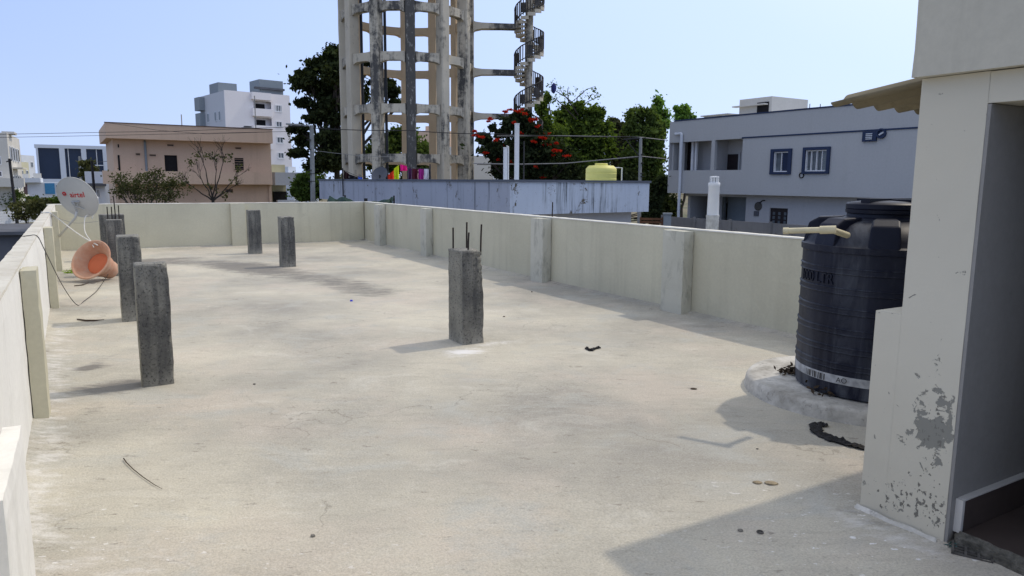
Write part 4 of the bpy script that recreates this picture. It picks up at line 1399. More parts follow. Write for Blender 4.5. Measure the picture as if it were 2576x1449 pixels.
H.part(MB().box(g2[0] + (g2[2] - g2[0]) * 0.72, g2[2] + 0.1, 1.7, 1.78, gb, zslab - 0.01), 'porch_door', 'doorwood')
H.part(MB().box(g1[0] - 0.2, g1[0] + (g1[2] - g1[0]) * 0.5, 3.3, 3.4, gb, zslab - 0.6), 'porch_curtain', plain('olive_curtain', (0.07, 0.075, 0.012), 0.9, 0.3, 2))
do = H.part(MB().box(dr[0], dr[2], gy + 0.08, gy + 0.14, gb, dr[3]), 'front_door', 'doorwood')
for k in (0.2, 0.5, 0.82):
    dp = MB()
    x = dr[0] + (dr[2] - dr[0]) * k
    for i in range(7):
        dp.box(x - 0.07, x + 0.07, gy + 0.06, gy + 0.078, dr[3] - 0.35 - i * 0.22, dr[3] - 0.20 - i * 0.22)
    dp.build('door_light', 'curtain', do)
a, b_, c, d = H.rect(1897, 510, 1917, 528, off=gy - 0.03)
pq = Matrix.Translation(Vector(((a + c) / 2, gy - 0.002, (b_ + d) / 2))) @ Matrix.Rotation(R(90), 4, 'X')
H.part(MB().lathe([(0.23, 0.0), (0.23, 0.04), (0.15, 0.07), (0.02, 0.08)], 24, pq), 'wall_plaque', 'iron')
H.part(MB().tube([((a + c) / 2 + 0.1, gy - 0.04, d), ((a + c) / 2 + 0.28, gy - 0.06, d + 0.12), ((a + c) / 2 + 0.42, gy - 0.05, d + 0.14)], 0.03, 6), 'wall_lamp', 'poledark')
a, b_, c, d = H.rect(1898, 531, 1909, 543, off=gy)
H.part(MB().box(a, c, gy - 0.06, gy - 0.002, b_, d), 'meter_box', 'darkgrey')
# rain pipe
a, _, c, _ = H.rect(1703.5, 338, 1713, 545, off=-0.2)
zp = H.loc(1708, 339, -0.2)[1]
H.part(MB().tube([((a + c) / 2, -0.12, 0.3), ((a + c) / 2, -0.12, zp), ((a + c) / 2 - 0.05, -0.12, zp + 0.06), ((a + c) / 2 - 0.5, -0.12, zp + 0.06)], 0.085, 10), 'rain_pipe', 'palewall')
lp = [((H.loc(2017, 441)[0]) + 0.12 * math.cos(2 * math.pi * j / 16), -0.03, H.loc(2017, 441)[1] + 0.12 * math.sin(2 * math.pi * j / 16)) for j in range(17)]
H.part(MB().tube(lp, 0.025, 6, cap=False), 'cable_loop', 'poledark')
# roof things
rb = 4.0
xa, xb = H.loc(1860, 270, rb)[0], H.loc(1941, 270, rb)[0]
zr = H.loc(1941, 242, rb)[1]
H.part(MB().box(xa, xb, rb, rb + 3.2, ztop - 0.85, zr).box(xa - 0.25, xa + 0.9 * (xb - xa), rb - 0.35, rb - 0.002, zr - 0.45, zr - 0.38), 'roof_stair_room', 'offwhite')
a, b_, c, d = H.rect(1905, 257, 1934, 292, off=rb)
H.part(MB().box(a, c, rb - 0.03, rb - 0.002, ztop - 0.84, d), 'roof_door', 'dark')
xa, xb = H.loc(1762, 295, 3.0)[0], H.loc(1830, 292, 3.0)[0]
z1 = H.loc(1796, 288, 3.0)[1]
H.part(MB().box(xa, xb, 3.0, 4.2, z1 - 0.06, z1).box(xa + 0.2, xa + 1.1, 3.1, 4.1, ztop - 0.85, z1 - 0.062).box(xb - 0.5, xb - 0.3, 3.1, 3.3, ztop - 0.85, z1 - 0.062), 'tank_stand', 'offwhite')
H.part(MB().box(0.25, 3.2, 6.8, 7.0, ztop - 0.85, H.loc(1700, 297.5, 6.8)[1]), 'rear_parapet', 'offwhite')
xr = H.loc(2037, 268, 2.0)[0]
for k in (0, 0.6):
    H.part(MB().tube([(xr + k, 2.0, ztop - 0.85), (xr + k, 2.0, ztop + 0.5 - k * 0.1)], 0.02, 5), 'roof_rod', 'rust')

# compound wall of granite slabs before the grey house
cw = thing('compound_wall', 'grey granite slab compound wall before the grey house', 'wall', (0, 0, 0))
p0, p1 = W(1668, 545, 39.5), W(2120, 570, 30.2)
d = (p1 - p0); d.z = 0
cw.location = (p0.x, p0.y, GZ); cw.rotation_euler = (0, 0, math.atan2(d.y, d.x))
zc = (p0.z + p1.z) / 2 - GZ
L = d.length + 5
mb = MB()
for k in range(4):
    mb.box(0, L, -0.004 * (k % 2), 0.12, zc * k / 4, zc * (k + 1) / 4 - 0.015)
mb.box(0, L, 0.02, 0.10, 0.0, zc - 0.03)
mb.build('slab', 'granite', cw)
for i in range(int(L / 2.4) + 1):
    MB().box(i * 2.4 - 0.07, i * 2.4 + 0.07, -0.09, -0.0045, 0, zc + 0.06).build('post', 'granite', cw)
gtp = W(1640, 560, 37.0)
gp = thing('wooden_gate', 'small brown slatted gate beside the granite wall', 'gate', (gtp.x, gtp.y, GZ), R(-10))
zg = W(1640, 546, 37).z - GZ
mb = MB()
for i in range(9):
    mb.box(-0.62, 0.55, -0.03, 0.03, zg - 0.16 * (i + 1), zg - 0.16 * (i + 1) + 0.11)
mb.box(-0.62, -0.54, -0.05, -0.031, zg - 1.5, zg).box(0.47, 0.55, -0.05, -0.031, zg - 1.5, zg)
mb.build('slat_panel', 'wood', gp)
MB().box(0.58, 0.95, -0.2, 0.2, 0, zg + 0.15).box(0.53, 1.0, -0.25, 0.25, zg + 0.152, zg + 0.22).build('gate_pillar', 'greyblock', gp)
MB().box(-0.6, 0.5, -0.1, -0.055, zg - 1.5, zg - 0.45).build('notice_board', 'creamwall', gp)

# ---- blue-white single-storey building with a stained parapet
Bc = W(1283, 458, 20.0)
Br = W(1634, 458, 23.1)
Bl = W(803, 456, 36.0)
bt = thing('blue_white_building', 'flat-roofed pale blue building with black rain stains on its parapet', 'building', (Bc.x, Bc.y, GZ), 0)
zT = 1.60 - GZ
zB = W(1283, 541, 20.0).z - GZ
rdir = Vector((Br.x - Bc.x, Br.y - Bc.y, 0))
ldir = Vector((Bl.x - Bc.x, Bl.y - Bc.y, 0))
lr, ll = rdir.length, ldir.length
r1, l1 = rdir.normalized(), ldir.normalized()
def LB(a, b):      # plan point: a along the right face, b along the left face
    return (r1.x * a + l1.x * b, r1.y * a + l1.y * b)
MB().prism([LB(0, 0), LB(0.12, 0.12), LB(0.12, ll), LB(0, ll)][::-1] if False else [LB(0, 0), LB(0.15, 0.15), LB(0.15, ll), LB(0, ll)], zB, zT - 0.07).build('left_parapet', 'bluewall', bt)
MB().prism([LB(0, 0), LB(lr, 0), LB(lr, 0.15), LB(0.15, 0.15)], zB, zT - 0.07).build('right_parapet', 'bluewall_b', bt)
MB().prism([LB(lr - 0.15, 0.152), LB(lr, 0.152), LB(lr, ll), LB(lr - 0.15, ll)], zB, zT - 0.07).build('rear_parapet', 'bluewall', bt)
MB().prism([LB(-0.04, -0.04), LB(0.19, 0.19), LB(0.19, ll + 0.1), LB(-0.04, ll + 0.1)], zT - 0.068, zT).prism([LB(-0.04, -0.045), LB(lr + 0.04, -0.045), LB(lr + 0.04, 0.19), LB(0.19, 0.188)], zT - 0.067, zT + 0.001).build('coping', 'greycoping', bt)
MB().prism([LB(0.16, 0.16), LB(lr - 0.16, 0.16), LB(lr - 0.16, ll), LB(0.16, ll)], zB + 0.01, zB + 0.2).build('roof_slab', 'palewall', bt)
MB().prism([LB(0.7, 0.45), LB(lr - 0.35, 0.45), LB(lr - 0.35, ll - 0.3), LB(0.7, ll - 0.3)], 0, zB + 0.008).build('wall', 'greylow', bt)

ROOFZ = zB + 0.2 + GZ


def on_roof(u, d):
    p = W(u, 450, d)
    return Vector((p.x, p.y, ROOFZ))

# yellow tank on that roof
yd = 23.6
yp = W(1512, 440, yd)
yt = thing('water_tank', 'yellow plastic water tank on the pale blue roof', 'water tank', (yp.x, yp.y, ROOFZ))
yr = 38.0 * yd / FOC
za, zb2, zc2, zd2 = (W(1512, v, yd).z - ROOFZ for v in (424, 421, 416, 413.5))
prof = [(yr * 0.97, 0), (yr, 0.03)]
for k in range(1, 7):
    z = za * k / 7
    prof += [(yr, z - 0.03), (yr * 1.015, z - 0.012), (yr * 1.015, z + 0.004), (yr * 0.985, z + 0.014), (yr, z + 0.03)]
prof += [(yr, za - 0.01), (yr * 0.97, za + 0.01), (yr * 0.80, zc2 - 0.01), (yr * 0.42, zc2)]
MB().lathe(prof, 48).build('body', 'yellow', yt, autosmooth=40)
MB().lathe([(yr * 0.42, zc2 + 0.001), (yr * 0.42, zd2 + 0.02), (yr * 0.38, zd2 + 0.03), (0.02, zd2 + 0.035)], 32).build('lid', 'yellow', yt, autosmooth=40)
lt = thing('pipe_bracket', 'thin white pipe frame beside the yellow tank', 'pipe', on_roof(1556, 23.9))
z1 = W(1556, 422, 23.9).z - ROOFZ
MB().tube([(-0.25, 0, z1), (0.10, 0, z1), (0.10, 0, 0)], 0.022, 8).build('pipe', 'pipewhite', lt)
# white vent posts
def post(u, d, v, hw, label, name='vent_post'):
    p = on_roof(u, d)
    t = thing(name, label, 'post', p, 0.3)
    z = W(u, v, d).z - ROOFZ
    r_ = hw * d / FOC
    MB().box(-r_, r_, -r_, r_, 0, z).build('post', 'pipewhite', t, bevel=0.008)
    MB().box(-r_ * 1.1, r_ * 1.1, -r_ * 1.1, r_ * 1.1, z + 0.001, z + 0.03).build('cap', 'pipewhite', t)
    return t
post(1271, 22.0, 373, 4.2, 'short white square post on the blue building roof')
post(1299.5, 22.0, 313, 4.8, 'tall white square post on the blue building roof')
pq_ = on_roof(1278.5, 22.6)
tp_ = thing('vent_pipe', 'thin white pipe with bent top beside the short post', 'pipe', pq_)
zq = W(1278, 369, 22.6).z - ROOFZ
MB().tube([(0, 0, 0), (0, 0, zq), (-0.06, 0, zq + 0.02)], 0.02, 7).build('pipe', 'pipewhite', tp_)
# clothes line with washing
cl0, cl1 = W(862, 440, 32.5), W(1082, 424, 30.0)
cp0, cp1 = (cl0.x, cl0.y, ROOFZ), (cl1.x, cl1.y, ROOFZ)
lt = thing('clothes_line', 'clothes line strung between two thin posts on the blue roof', 'clothes line', (0, 0, 0))
zc0, zc1 = W(862, 426, 32.5).z, W(1082, 416, 30).z
MB().tube([(cl0.x, cl0.y, ROOFZ), (cl0.x, cl0.y, zc0 + 0.05)], 0.03, 6).build('post', 'poledark', lt)
MB().tube([(cl1.x, cl1.y, ROOFZ), (cl1.x, cl1.y, zc1 + 0.05)], 0.03, 6).build('post', 'poledark', lt)
MB().tube([W(862, 427, 32.5), W(905, 446, 32), W(990, 434, 31.3), W(1003, 414, 31.1), W(1021, 417, 30.9), W(1040, 423, 30.6), W(1082, 424, 30.0)], 0.012, 5).build('line', 'wire', lt)
MTc = lambda n_, c: plain(n_, c, 0.9, 0.15, 3)
wash = [
    (865, 878, (429, 437), 452, 'washing_dark', (0.03, 0.01, 0.012), 'black and maroon cloth at the left end of the clothes line'),
    (878, 900, (438, 446), 453, 'washing_black', (0.010, 0.010, 0.015), 'black cloth left of the blue cloth on the clothes line'),
    (901, 912, (443, 447), 453, 'washing_blue', (0.05, 0.14, 0.62), 'small blue cloth drooping low on the clothes line'),
    (975.5, 991, (441, 428), 456, 'washing_red', (0.62, 0.035, 0.01), 'orange-red cloth left of the yellow-green garment'),
    (991, 1003.5, (424, 415), 453, 'washing_lime', (0.48, 0.58, 0.01), 'yellow-green garment hanging highest on the line'),
    (1007, 1024, (413, 418), 430, 'washing_pink', (0.70, 0.01, 0.19), 'short bright pink cloth right of the yellow-green garment'),
    (1027.5, 1036, (423, 424), 456, 'washing_plum', (0.06, 0.015, 0.07), 'narrow plum cloth right of the short pink one'),
    (1037, 1051, (424, 425), 456, 'washing_maroon', (0.08, 0.008, 0.02), 'maroon cloth between the plum and magenta ones'),
    (1052.5, 1066, (425, 425.5), 456, 'washing_magenta', (0.30, 0.02, 0.20), 'magenta cloth beside the white one'),
    (1067, 1078, (425, 425), 456, 'washing_white', (0.62, 0.60, 0.66), 'white cloth between the magenta and black ones'),
    (1078.5, 1084, (425, 432), 456, 'washing_night', (0.012, 0.012, 0.022), 'black cloth at the right end of the clothes line'),
]
for u0, u1, (va, vb_), vbot, mn, c, lab in wash:
    d0 = 32.5 + (u0 - 862) / 220 * -2.5
    mb = MB()
    NX_, NZ_ = 14, 10
    seed = u0 * 0.37
    for lay in (0, 1):
        for k in range(NZ_ + 1):
            for i in range(NX_ + 1):
                f = i / NX_
                u = u0 + (u1 - u0) * f
                vt_ = va + (vb_ - va) * f
                v = vt_ + (vbot - vt_) * k / NZ_
                d_ = d0 + 0.07 * math.sin(f * 11 + seed) * (0.2 + k / NZ_) + lay * 0.012
                mb.v.append(tuple(W(u + (k / NZ_) * 0.8 * math.sin(seed + k * 0.8), v, d_)))
    N_ = (NX_ + 1) * (NZ_ + 1)
    for k in range(NZ_):
        for i in range(NX_):
            a = k * (NX_ + 1) + i
            mb.f += [(a, a + 1, a + NX_ + 2, a + NX_ + 1), (N_ + a, N_ + a + NX_ + 1, N_ + a + NX_ + 2, N_ + a + 1)]
    o = mb.build('washing', MTc(mn, c), loc=(0, 0, 0), smooth=True)
    tag(o, lab, 'washing', 'washing on the clothes line')
# dark dish on the roof
dp_ = W(955, 440, 31.0)
dd = thing('satellite_dish', 'dark grey satellite dish seen from behind on the blue roof', 'satellite dish', (dp_.x, dp_.y, ROOFZ))
Md = Matrix.Translation(Vector((0, 0, dp_.z - ROOFZ))) @ Matrix.Rotation(R(-20), 4, 'Z') @ Matrix.Rotation(R(62), 4, 'X')
MB().lathe([(0.02, -0.09), (0.18, -0.065), (0.32, -0.01), (0.375, 0.02), (0.38, 0.025), (0.32, 0.0), (0.18, -0.055), (0.02, -0.08)], 36, Md).build('reflector', 'darkgrey', dd, autosmooth=40)
MB().box(-0.16, 0.16, -0.04, 0.04, -0.13, -0.09, Md).build('bracket', 'galv', dd)
MB().tube([(0, 0.02, 0), (0, 0.02, dp_.z - ROOFZ)], 0.03, 8).build('mast', 'poledark', dd)
# green shade net between our end wall and the blue building
nd = 24.0
netz = [(826, 508), (830, 495), (848, 501), (868, 494.5), (885, 505), (910, 512), (930, 509), (945, 506.5), (965, 504), (980, 499.5), (991, 494.5)]
nt_ = thing('shade_net', 'dark green shade net sagging between poles behind the end parapet', 'net', (0, 0, 0))
mb = MB()
up = []
for (u, v), (u2, v2) in zip(netz[:-1], netz[1:]):
    for k in range(5):
        f = k / 5
        up.append((u + (u2 - u) * f, v + (v2 - v) * f))
up.append(netz[-1])
NR = 6
for i, (u, v) in enumerate(up):
    p = W(u, v, nd + 0.25 * math.sin(i * 0.7))
    for k in range(NR + 1):
        mb.v.append((p.x + 0.04 * k * math.sin(i), p.y - 0.22 * k, p.z - 0.16 * k - 0.02 * math.sin(i * 0.9 + k)))
for i in range(len(up) - 1):
    for k in range(NR):
        a = i * (NR + 1) + k
        mb.f.append((a, a + NR + 1, a + NR + 2, a + 1))
o = mb.build('net_sheet', 'net', nt_, smooth=True)
so = o.modifiers.new('solid', 'SOLIDIFY'); so.thickness = 0.01
for u, v in ((830, 493), (868, 491), (918, 499), (922.5, 499), (991, 492)):
    p = W(u, v, nd + 0.3)
    MB().tube([(p.x, p.y, GZ), (p.x, p.y, p.z)], 0.03, 7).build('pole', 'poledark', nt_)

# ---- water tower
TC = W(1029, 450, 45.3)
tw = thing('water_tower', 'tall round weathered concrete water tower frame of twelve columns', 'water tower', (TC.x, TC.y, GZ))
bear = math.atan2(-TC.y, -TC.x)               # direction from the tower to the viewer
RC = 3.72
HT = 19.0
lev = [W(1029, v, 41.8).z - GZ for v in (397.7, 272.6, 142, 15.6)]
lsp = lev[1] - lev[0]
lev = [lev[0] - lsp] + lev + [lev[3] + lsp, lev[3] + 2 * lsp]
lev = [z for z in lev if z < HT]
colang = []
for k in range(12):
    a = bear + R(2.5 + 30 * k)
    colang.append(a)
    rel = ((2.5 + 30 * k + 180) % 360) - 180
    front = abs(rel) < 100
    grime = {0: 0.92, 30: 0.36, 60: 0.48, 90: 0.55, -30: 0.58, -60: 0.22, -90: 0.26}.get(int(round(rel - 2.5)), 0.3)
    Mc = Matrix.Translation(Vector((RC * math.cos(a), RC * math.sin(a), 0))) @ Matrix.Rotation(a, 4, 'Z')
    mb = MB()
    nz = 60
    w_, dpt_ = 0.265, 0.31
    prof_ = [(-dpt_, -w_), (dpt_ - 0.06, -w_), (dpt_, -w_ + 0.06), (dpt_, w_ - 0.06), (dpt_ - 0.06, w_), (-dpt_, w_)]
    for i in range(nz + 1):
        z = HT * i / nz
        for (x, y) in prof_:
            q = Vector((x * 3 + k * 7, y * 3, z * 1.4))
            mb.v.append(tuple(Mc @ Vector((x + 0.012 * mnoise.noise(q), y + 0.012 * mnoise.noise(q + Vector((9, 9, 9))), z))))
    for i in range(nz):
        for j in range(6):
            mb.f.append((i * 6 + j, i * 6 + (j + 1) % 6, (i + 1) * 6 + (j + 1) % 6, (i + 1) * 6 + j))
    mb.f.append(tuple(range(nz * 6, nz * 6 + 6)))
    o = mb.build('column', ['tower'] if front else ['towerclean'], tw)
    if front:
        fattr(o, 'grime', [min(1, max(0, grime + 0.35 * mnoise.noise(Vector((k * 5, 0, p[2] * 0.35))))) for p in mb.v])
for z in lev:
    for k in range(12):
        a, b_ = colang[k], colang[(k + 1) % 12]
        rel = ((2.5 + 30 * k + 15 + 180) % 360) - 180
        front = abs(rel) < 92
        p, q = Vector((RC * math.cos(a), RC * math.sin(a), z)), Vector((RC * math.cos(b_), RC * math.sin(b_), z))
        d = (q - p); Ld = d.length; d.normalize()
        n_ = Vector((d.y, -d.x, 0))
        mb = MB()
        ins = 0.27
        st_ = [(0.0, 0.13), (0.12, 0.04), (0.26, 0.0), (0.5, 0.0), (0.74, 0.0), (0.88, 0.04), (1.0, 0.13)]
        for f, fl_ in st_:
            c = p + d * (ins + (Ld - 2 * ins) * f)
            for (y, zz_) in ((-0.2, -0.23 - fl_), (0.2, -0.23 - fl_), (0.2, 0.23 + fl_ * 0.2), (-0.2, 0.23 + fl_ * 0.2)):
                mb.v.append(tuple(c + n_ * y + Vector((0, 0, zz_))))
        for i in range(len(st_) - 1):
            for j in range(4):
                mb.f.append((i * 4 + j, i * 4 + (j + 1) % 4, i * 4 + 4 + (j + 1) % 4, i * 4 + 4 + j))
        o = mb.build('brace_beam', 'tower' if front else 'towerclean', tw)
        if front:
            g_ = 0.42 + 0.45 * mnoise.noise(Vector((k * 3.1, z * 1.3, 2)))
            fattr(o, 'grime', [min(1, max(0.05, g_ + 0.1))] * len(mb.v))
for u in (913.5, 972):
    p = W(u, 300, 43.6 if u > 950 else 44.5)
    MB().tube([(p.x - TC.x, p.y - TC.y, 0), (p.x - TC.x, p.y - TC.y, HT)], 0.085, 10).build('riser_pipe', 'black', tw)
MB().lathe([(3.9, HT), (4.1, HT + 0.3), (4.9, HT + 1.2), (4.9, HT + 4.5), (3.2, HT + 5.6), (0.2, HT + 6.2)], 48).build('tank_bowl', 'towerclean', tw, autosmooth=40)

# spiral stair tower
SC = W(1330, 200, 46.0)
sp_ = thing('spiral_staircase', 'concrete spiral staircase with dark railing beside the water tower', 'staircase', (SC.x, SC.y, GZ))
bear2 = math.atan2(-SC.y, -SC.x)
zbr = [W(1300, v, 46).z - GZ for v in (65, 180, 290)]
rise = (zbr[0] - zbr[2]) / 2
zlow = zbr[2] - 2 * rise
HS = zbr[0] + 1.5 * rise
mb = MB().lathe([(0.24, 0), (0.24, HS + 0.5)], 20)
for i in range(0):
    pass
o = mb.build('column', 'tower', sp_, autosmooth=40)
fattr(o, 'grime', [0.55] * len(mb.v))
leftdir = bear2 - R(90)                 # bridges arrive from the tower side
SR = 0.92
PER = 13
ntot = int((HS - max(zlow, 0)) / rise * PER)
z0_ = zlow if zlow > 0 else zlow + rise
hand, hand2 = [], []
rail = MB()
for i in range(ntot):
    a0 = leftdir + 2 * math.pi * i / PER
    a1 = a0 + 2 * math.pi / PER * 1.12
    z = z0_ + rise * i / PER
    vs = []
    for zz_ in (z - 0.20, z):
        for rr, aa in ((0.22, a0), (SR, a0), (SR, (a0 + a1) / 2), (SR, a1), (0.22, a1)):
            vs.append((rr * math.cos(aa), rr * math.sin(aa), zz_ + (0.13 if (rr < 0.3 and zz_ < z) else 0)))
    mb = MB().add(vs, [(4, 3, 2, 1, 0), (5, 6, 7, 8, 9)] + [(j, (j + 1) % 5, 5 + (j + 1) % 5, 5 + j) for j in range(5)])
    o = mb.build('step', 'tower', sp_)
    fattr(o, 'grime', [0.35] * len(mb.v))
    for k in range(3):
        aa = a0 + (a1 - a0) * k / 3
        zb_ = z + rise / PER * k / 3
        x, y = (SR - 0.02) * math.cos(aa), (SR - 0.02) * math.sin(aa)
        ht = 0.92
        rail.box(-0.024, 0.024, -0.024, 0.024, 0, ht, Matrix.Translation(Vector((x, y, zb_))) @ Matrix.Rotation(aa, 4, 'Z'))
        if k == 1 and i % 2 == 0:
            rail.box(-0.012, 0.012, -0.13, 0.13, 0.14, 0.70, Matrix.Translation(Vector((x, y, zb_))) @ Matrix.Rotation(aa, 4, 'Z'))
        hand.append((x, y, zb_ + ht))
        hand2.append((x, y, zb_ + 0.10))
rail.build('balusters', 'stair_iron', sp_)
MB().tube(hand, 0.035, 6).build('handrail', 'stair_iron', sp_)
MB().tube(hand2, 0.03, 5).build('stringer', 'stair_iron', sp_)
tdir = Vector((math.cos(leftdir), math.sin(leftdir), 0))
tcl = Vector((TC.x - SC.x, TC.y - SC.y, 0))
bd_ = tcl.normalized()
bn = Vector((-bd_.y, bd_.x, 0))
for z in zbr + [zbr[0] + rise]:
    mb = MB()
    Lb = tcl.length - RC - 0.25
    for f, hh in ((0.0, 0.30), (0.35, 0.30), (0.8, 0.33), (0.95, 0.42), (1.0, 0.55)):
        c = bd_ * (SR - 0.1 + (Lb - SR + 0.1) * f)
        for y, zz_ in ((-0.3, 0.05 - hh), (0.3, 0.05 - hh), (0.3, 0.05 + (hh - 0.30) * 0.5), (-0.3, 0.05 + (hh - 0.3) * 0.5)):
            mb.v.append(tuple(c + bn * y + Vector((0, 0, z + zz_))))
    for i in range(4):
        for j in range(4):
            mb.f.append((i * 4 + j, i * 4 + (j + 1) % 4, i * 4 + 4 + (j + 1) % 4, i * 4 + 4 + j))
    mb.f += [(3, 2, 1, 0), (16, 17, 18, 19)]
    o = mb.build('bridge_beam', 'tower', sp_)
    fattr(o, 'grime', [0.75 if i < 8 else 0.2 for i in range(len(mb.v))])

# ---- pink house
P = Facade(274, 47.5, 690, 53.0, 'pink_house', 'pink two-storey house with deep flat parapet on the left', 'house')
zp1 = (P.loc(300, 308.5)[1] + P.loc(680, 326.5)[1]) / 2
zp0 = (P.loc(300, 347)[1] + P.loc(680, 361.5)[1]) / 2
wy = 1.0
P.part(MB().box(0, P.L, 0, 0.25, zp0, zp1).box(0, 0.25, 0.252, 10, zp0, zp1).box(P.L - 0.25, P.L, 0.252, 10, zp0, zp1).box(0.252, P.L - 0.252, 0.252, 10, zp0 + 0.002, zp0 + 0.25), 'roof_parapet', 'pink')
P.part(MB().box(-0.04, P.L + 0.04, -0.05, 0.27, zp1 + 0.002, zp1 + 0.04), 'roof_coping', 'pinkdark')
xl = P.loc(286, 400, wy)[0]
xr_ = P.loc(682, 400, wy)[0]
zs1 = (P.loc(300, 429.5, wy)[1] + P.loc(680, 434.5, wy)[1]) / 2
zs0 = (P.loc(300, 463, wy)[1] + P.loc(680, 467, wy)[1]) / 2
for px in ((339, 383.3, 354.6, 392.9), (373.7, 386.4, 394.5, 395.3), (418.5, 361, 438.8, 370), (550.5, 390.5, 569.6, 400), (590, 368.3, 608.6, 377.3)):
    P.win(px, y=wy, frame='pink', pane='dark', fw=0.05, proud=0.06, nm=0, nh=2, name='vent_window')
P.win((587, 394.5, 616, 431), y=wy, frame='pink', pane='dark', fw=0.08, proud=0.05, nm=0, nh=5)
a, b_, c, d = P.rect(414.4, 390.5, 446.6, 429, off=wy)
P.ops.append((a, zs1 - 0.05, c, d))
P.part(MB().box(a, c, wy + 0.15, wy + 0.2, zs1 - 0.05, d), 'balcony_door', 'dark')
P.part(MB().wallgrid(xl, xr_, zs0, zp0, wy, wy + 0.2, P.ops), 'upper_wall', 'pink')
P.part(MB().box(xl, xl + 0.2, wy + 0.202, 10, 0, zp0).box(xr_ - 0.2, xr_, wy + 0.202, 10, 0, zp0).box(xl + 0.21, xr_ - 0.21, 9.8, 10, 0, zp0), 'side_wall', 'pink')
a, b_, c, d = P.rect(297, 390, 302, 428, off=wy)
P.part(MB().box(a, c, wy - 0.03, wy - 0.002, zs1, d), 'narrow_door', 'dark')
a, b_, c, d = P.rect(296, 363, 299.5, 371, off=wy)
P.part(MB().box(a, c, wy - 0.03, wy - 0.002, b_, d), 'small_vent', 'dark')
P.part(MB().box(P.loc(259, 440, 0.15)[0], P.L - 0.1, 0.15, wy - 0.003, zs0 + 0.05, zs1), 'balcony_band', 'pink')
P.part(MB().wallgrid(xl, xr_, 0, zs0 - 0.002, wy + 0.3, wy + 0.5, [P.rect(567, 476, 586, 484, off=wy + 0.3)]).box(xl + 0.3, xr_ - 0.3, wy + 0.9, wy + 1.0, 0, zs0 - 0.01), 'ground_storey', 'pink')
a, b_, c, d = P.rect(364, 357, 369, 429, off=wy)
P.part(MB().tube([((a + c) / 2, wy - 0.08, zs1), ((a + c) / 2, wy - 0.08, d), ((a + c) / 2, wy + 0.05, d + 0.08)], 0.075, 8), 'rain_pipe', 'greyblock')
# AC-like box and black roof tank
p_ = P.loc(623, 318, 3.0)
mb = MB().lathe([(0.68, 0), (0.70, 0.05), (0.70, 0.28), (0.62, 0.36), (0.30, 0.42), (0.28, 0.50), (0.05, 0.52)], 30)
zroof = zp0 + 0.25
tb = thing('roof_water_tank', 'black water tank peeping over the pink parapet', 'water tank', P.p0 + P.d * p_[0] + P.n * 3.0 + Vector((0, 0, GZ + P.loc(623, 326, 3.0)[1] - 0.25)))
mb.build('body', 'black', tb, autosmooth=40)
MB().box(-0.6, 0.6, -0.6, 0.6, zroof - (P.loc(623, 326, 3.0)[1] - 0.25), -0.002).build('stand', 'greyblock', tb)
for (u, v0, v1, lab) in ((456, 322, 288, 'thin steel rod standing on the pink roof'), (640, 330, 241, 'tall thin mast rising behind the black roof tank')):
    p_ = P.loc(u, v1, 4.0)
    o = MB().tube([P.p0 + P.d * p_[0] + P.n * 4 + Vector((0, 0, GZ + zroof)), P.p0 + P.d * p_[0] + P.n * 4 + Vector((0, 0, GZ + p_[1]))], 0.035, 6).build('roof_rod', 'poleconc', loc=(0, 0, 0))
    tag(o, lab, 'rod')
# pale porch house right of the pink one
Q = Facade(692, 56, 775, 58, 'pale_house', 'low pale house with shaded carport between pink house and dark tree', 'house')
a, b_, c, d = Q.rect(692, 434, 775, 466)
Q.part(MB().box(a, c, 0, 4, b_, d), 'canopy', 'palewall')
a2, b2, c2, d2 = Q.rect(690, 418, 748, 434, off=2.0)
Q.part(MB().box(a2, c2, 4.02, 6, d, d2 + 0.15), 'upper_parapet', 'creamwall')
Q.part(MB().box(a, c, 3.6, 3.9, 0, b_ - 0.002), 'carport_wall', 'creamwall')
Q.part(MB().box(*[Q.rect(695, 482, 728, 500, off=3)[i] for i in (0, 2)], 3.4, 3.58, 0.3, Q.rect(695, 482, 728, 500, off=3)[3]), 'carport_door', 'dark')
Q.part(MB().box(a, c, -0.3, -0.1, 0, Q.loc(730, 503, -0.3)[1]), 'front_wall', 'palewall')
for i, x in enumerate((0.9, 1.9, 2.9, 3.9)):
    pass

# ---- white apartment block
Bk = Facade(575, 135, 736, 143, 'apartment_block', 'tall white apartment block with two grey roof rooms', 'building')
zt = (Bk.loc(580, 228.5)[1] + Bk.loc(730, 239.5)[1]) / 2
for px in ((692, 264, 709.3, 281.8), (694, 305, 710, 320), (696, 344, 713, 360.6), (698.6, 383.3, 714.8, 399)):
    Bk.win(px, nm=3 if px[1] < 270 else 1, fw=0.16, proud=0.08, pane='curtain', sill=True)
holes = []
for (r1_, dk_, rl) in (((637.7, 255, 682.3, 276), (643, 261.5, 665.6, 274.7), (636.5, 273.5, 685, 292.6)), ((640, 296.6, 684, 315.7), (645, 302, 667.5, 314.5), (638, 316, 686, 334)), ((641, 338, 686, 357), (646, 343, 669, 356), (640, 357, 687, 375))):
    a, b_, c, d = Bk.hole(*r1_)
    A, B_, C_, D_ = Bk.rect(*dk_, off=1.2)
    Bk.part(MB().box(A, C_, 1.13, 1.195, b_, D_), 'balcony_door', 'dark')
    A, B_, C_, D_ = Bk.rect(*rl, off=-0.7)
    Bk.part(MB().box(A, C_, -0.8, -0.65, B_, D_).box(A, A + 0.15, -0.648, -0.002, B_, D_).box(C_ - 0.15, C_, -0.648, -0.002, B_, D_).box(A + 0.152, C_ - 0.152, -0.648, -0.002, B_, B_ + 0.15), 'balcony', 'whiteblock')
Bk.part(MB().wallgrid(0, Bk.L, 0, zt, 0, 0.25, Bk.ops), 'front_wall', 'whiteblock')
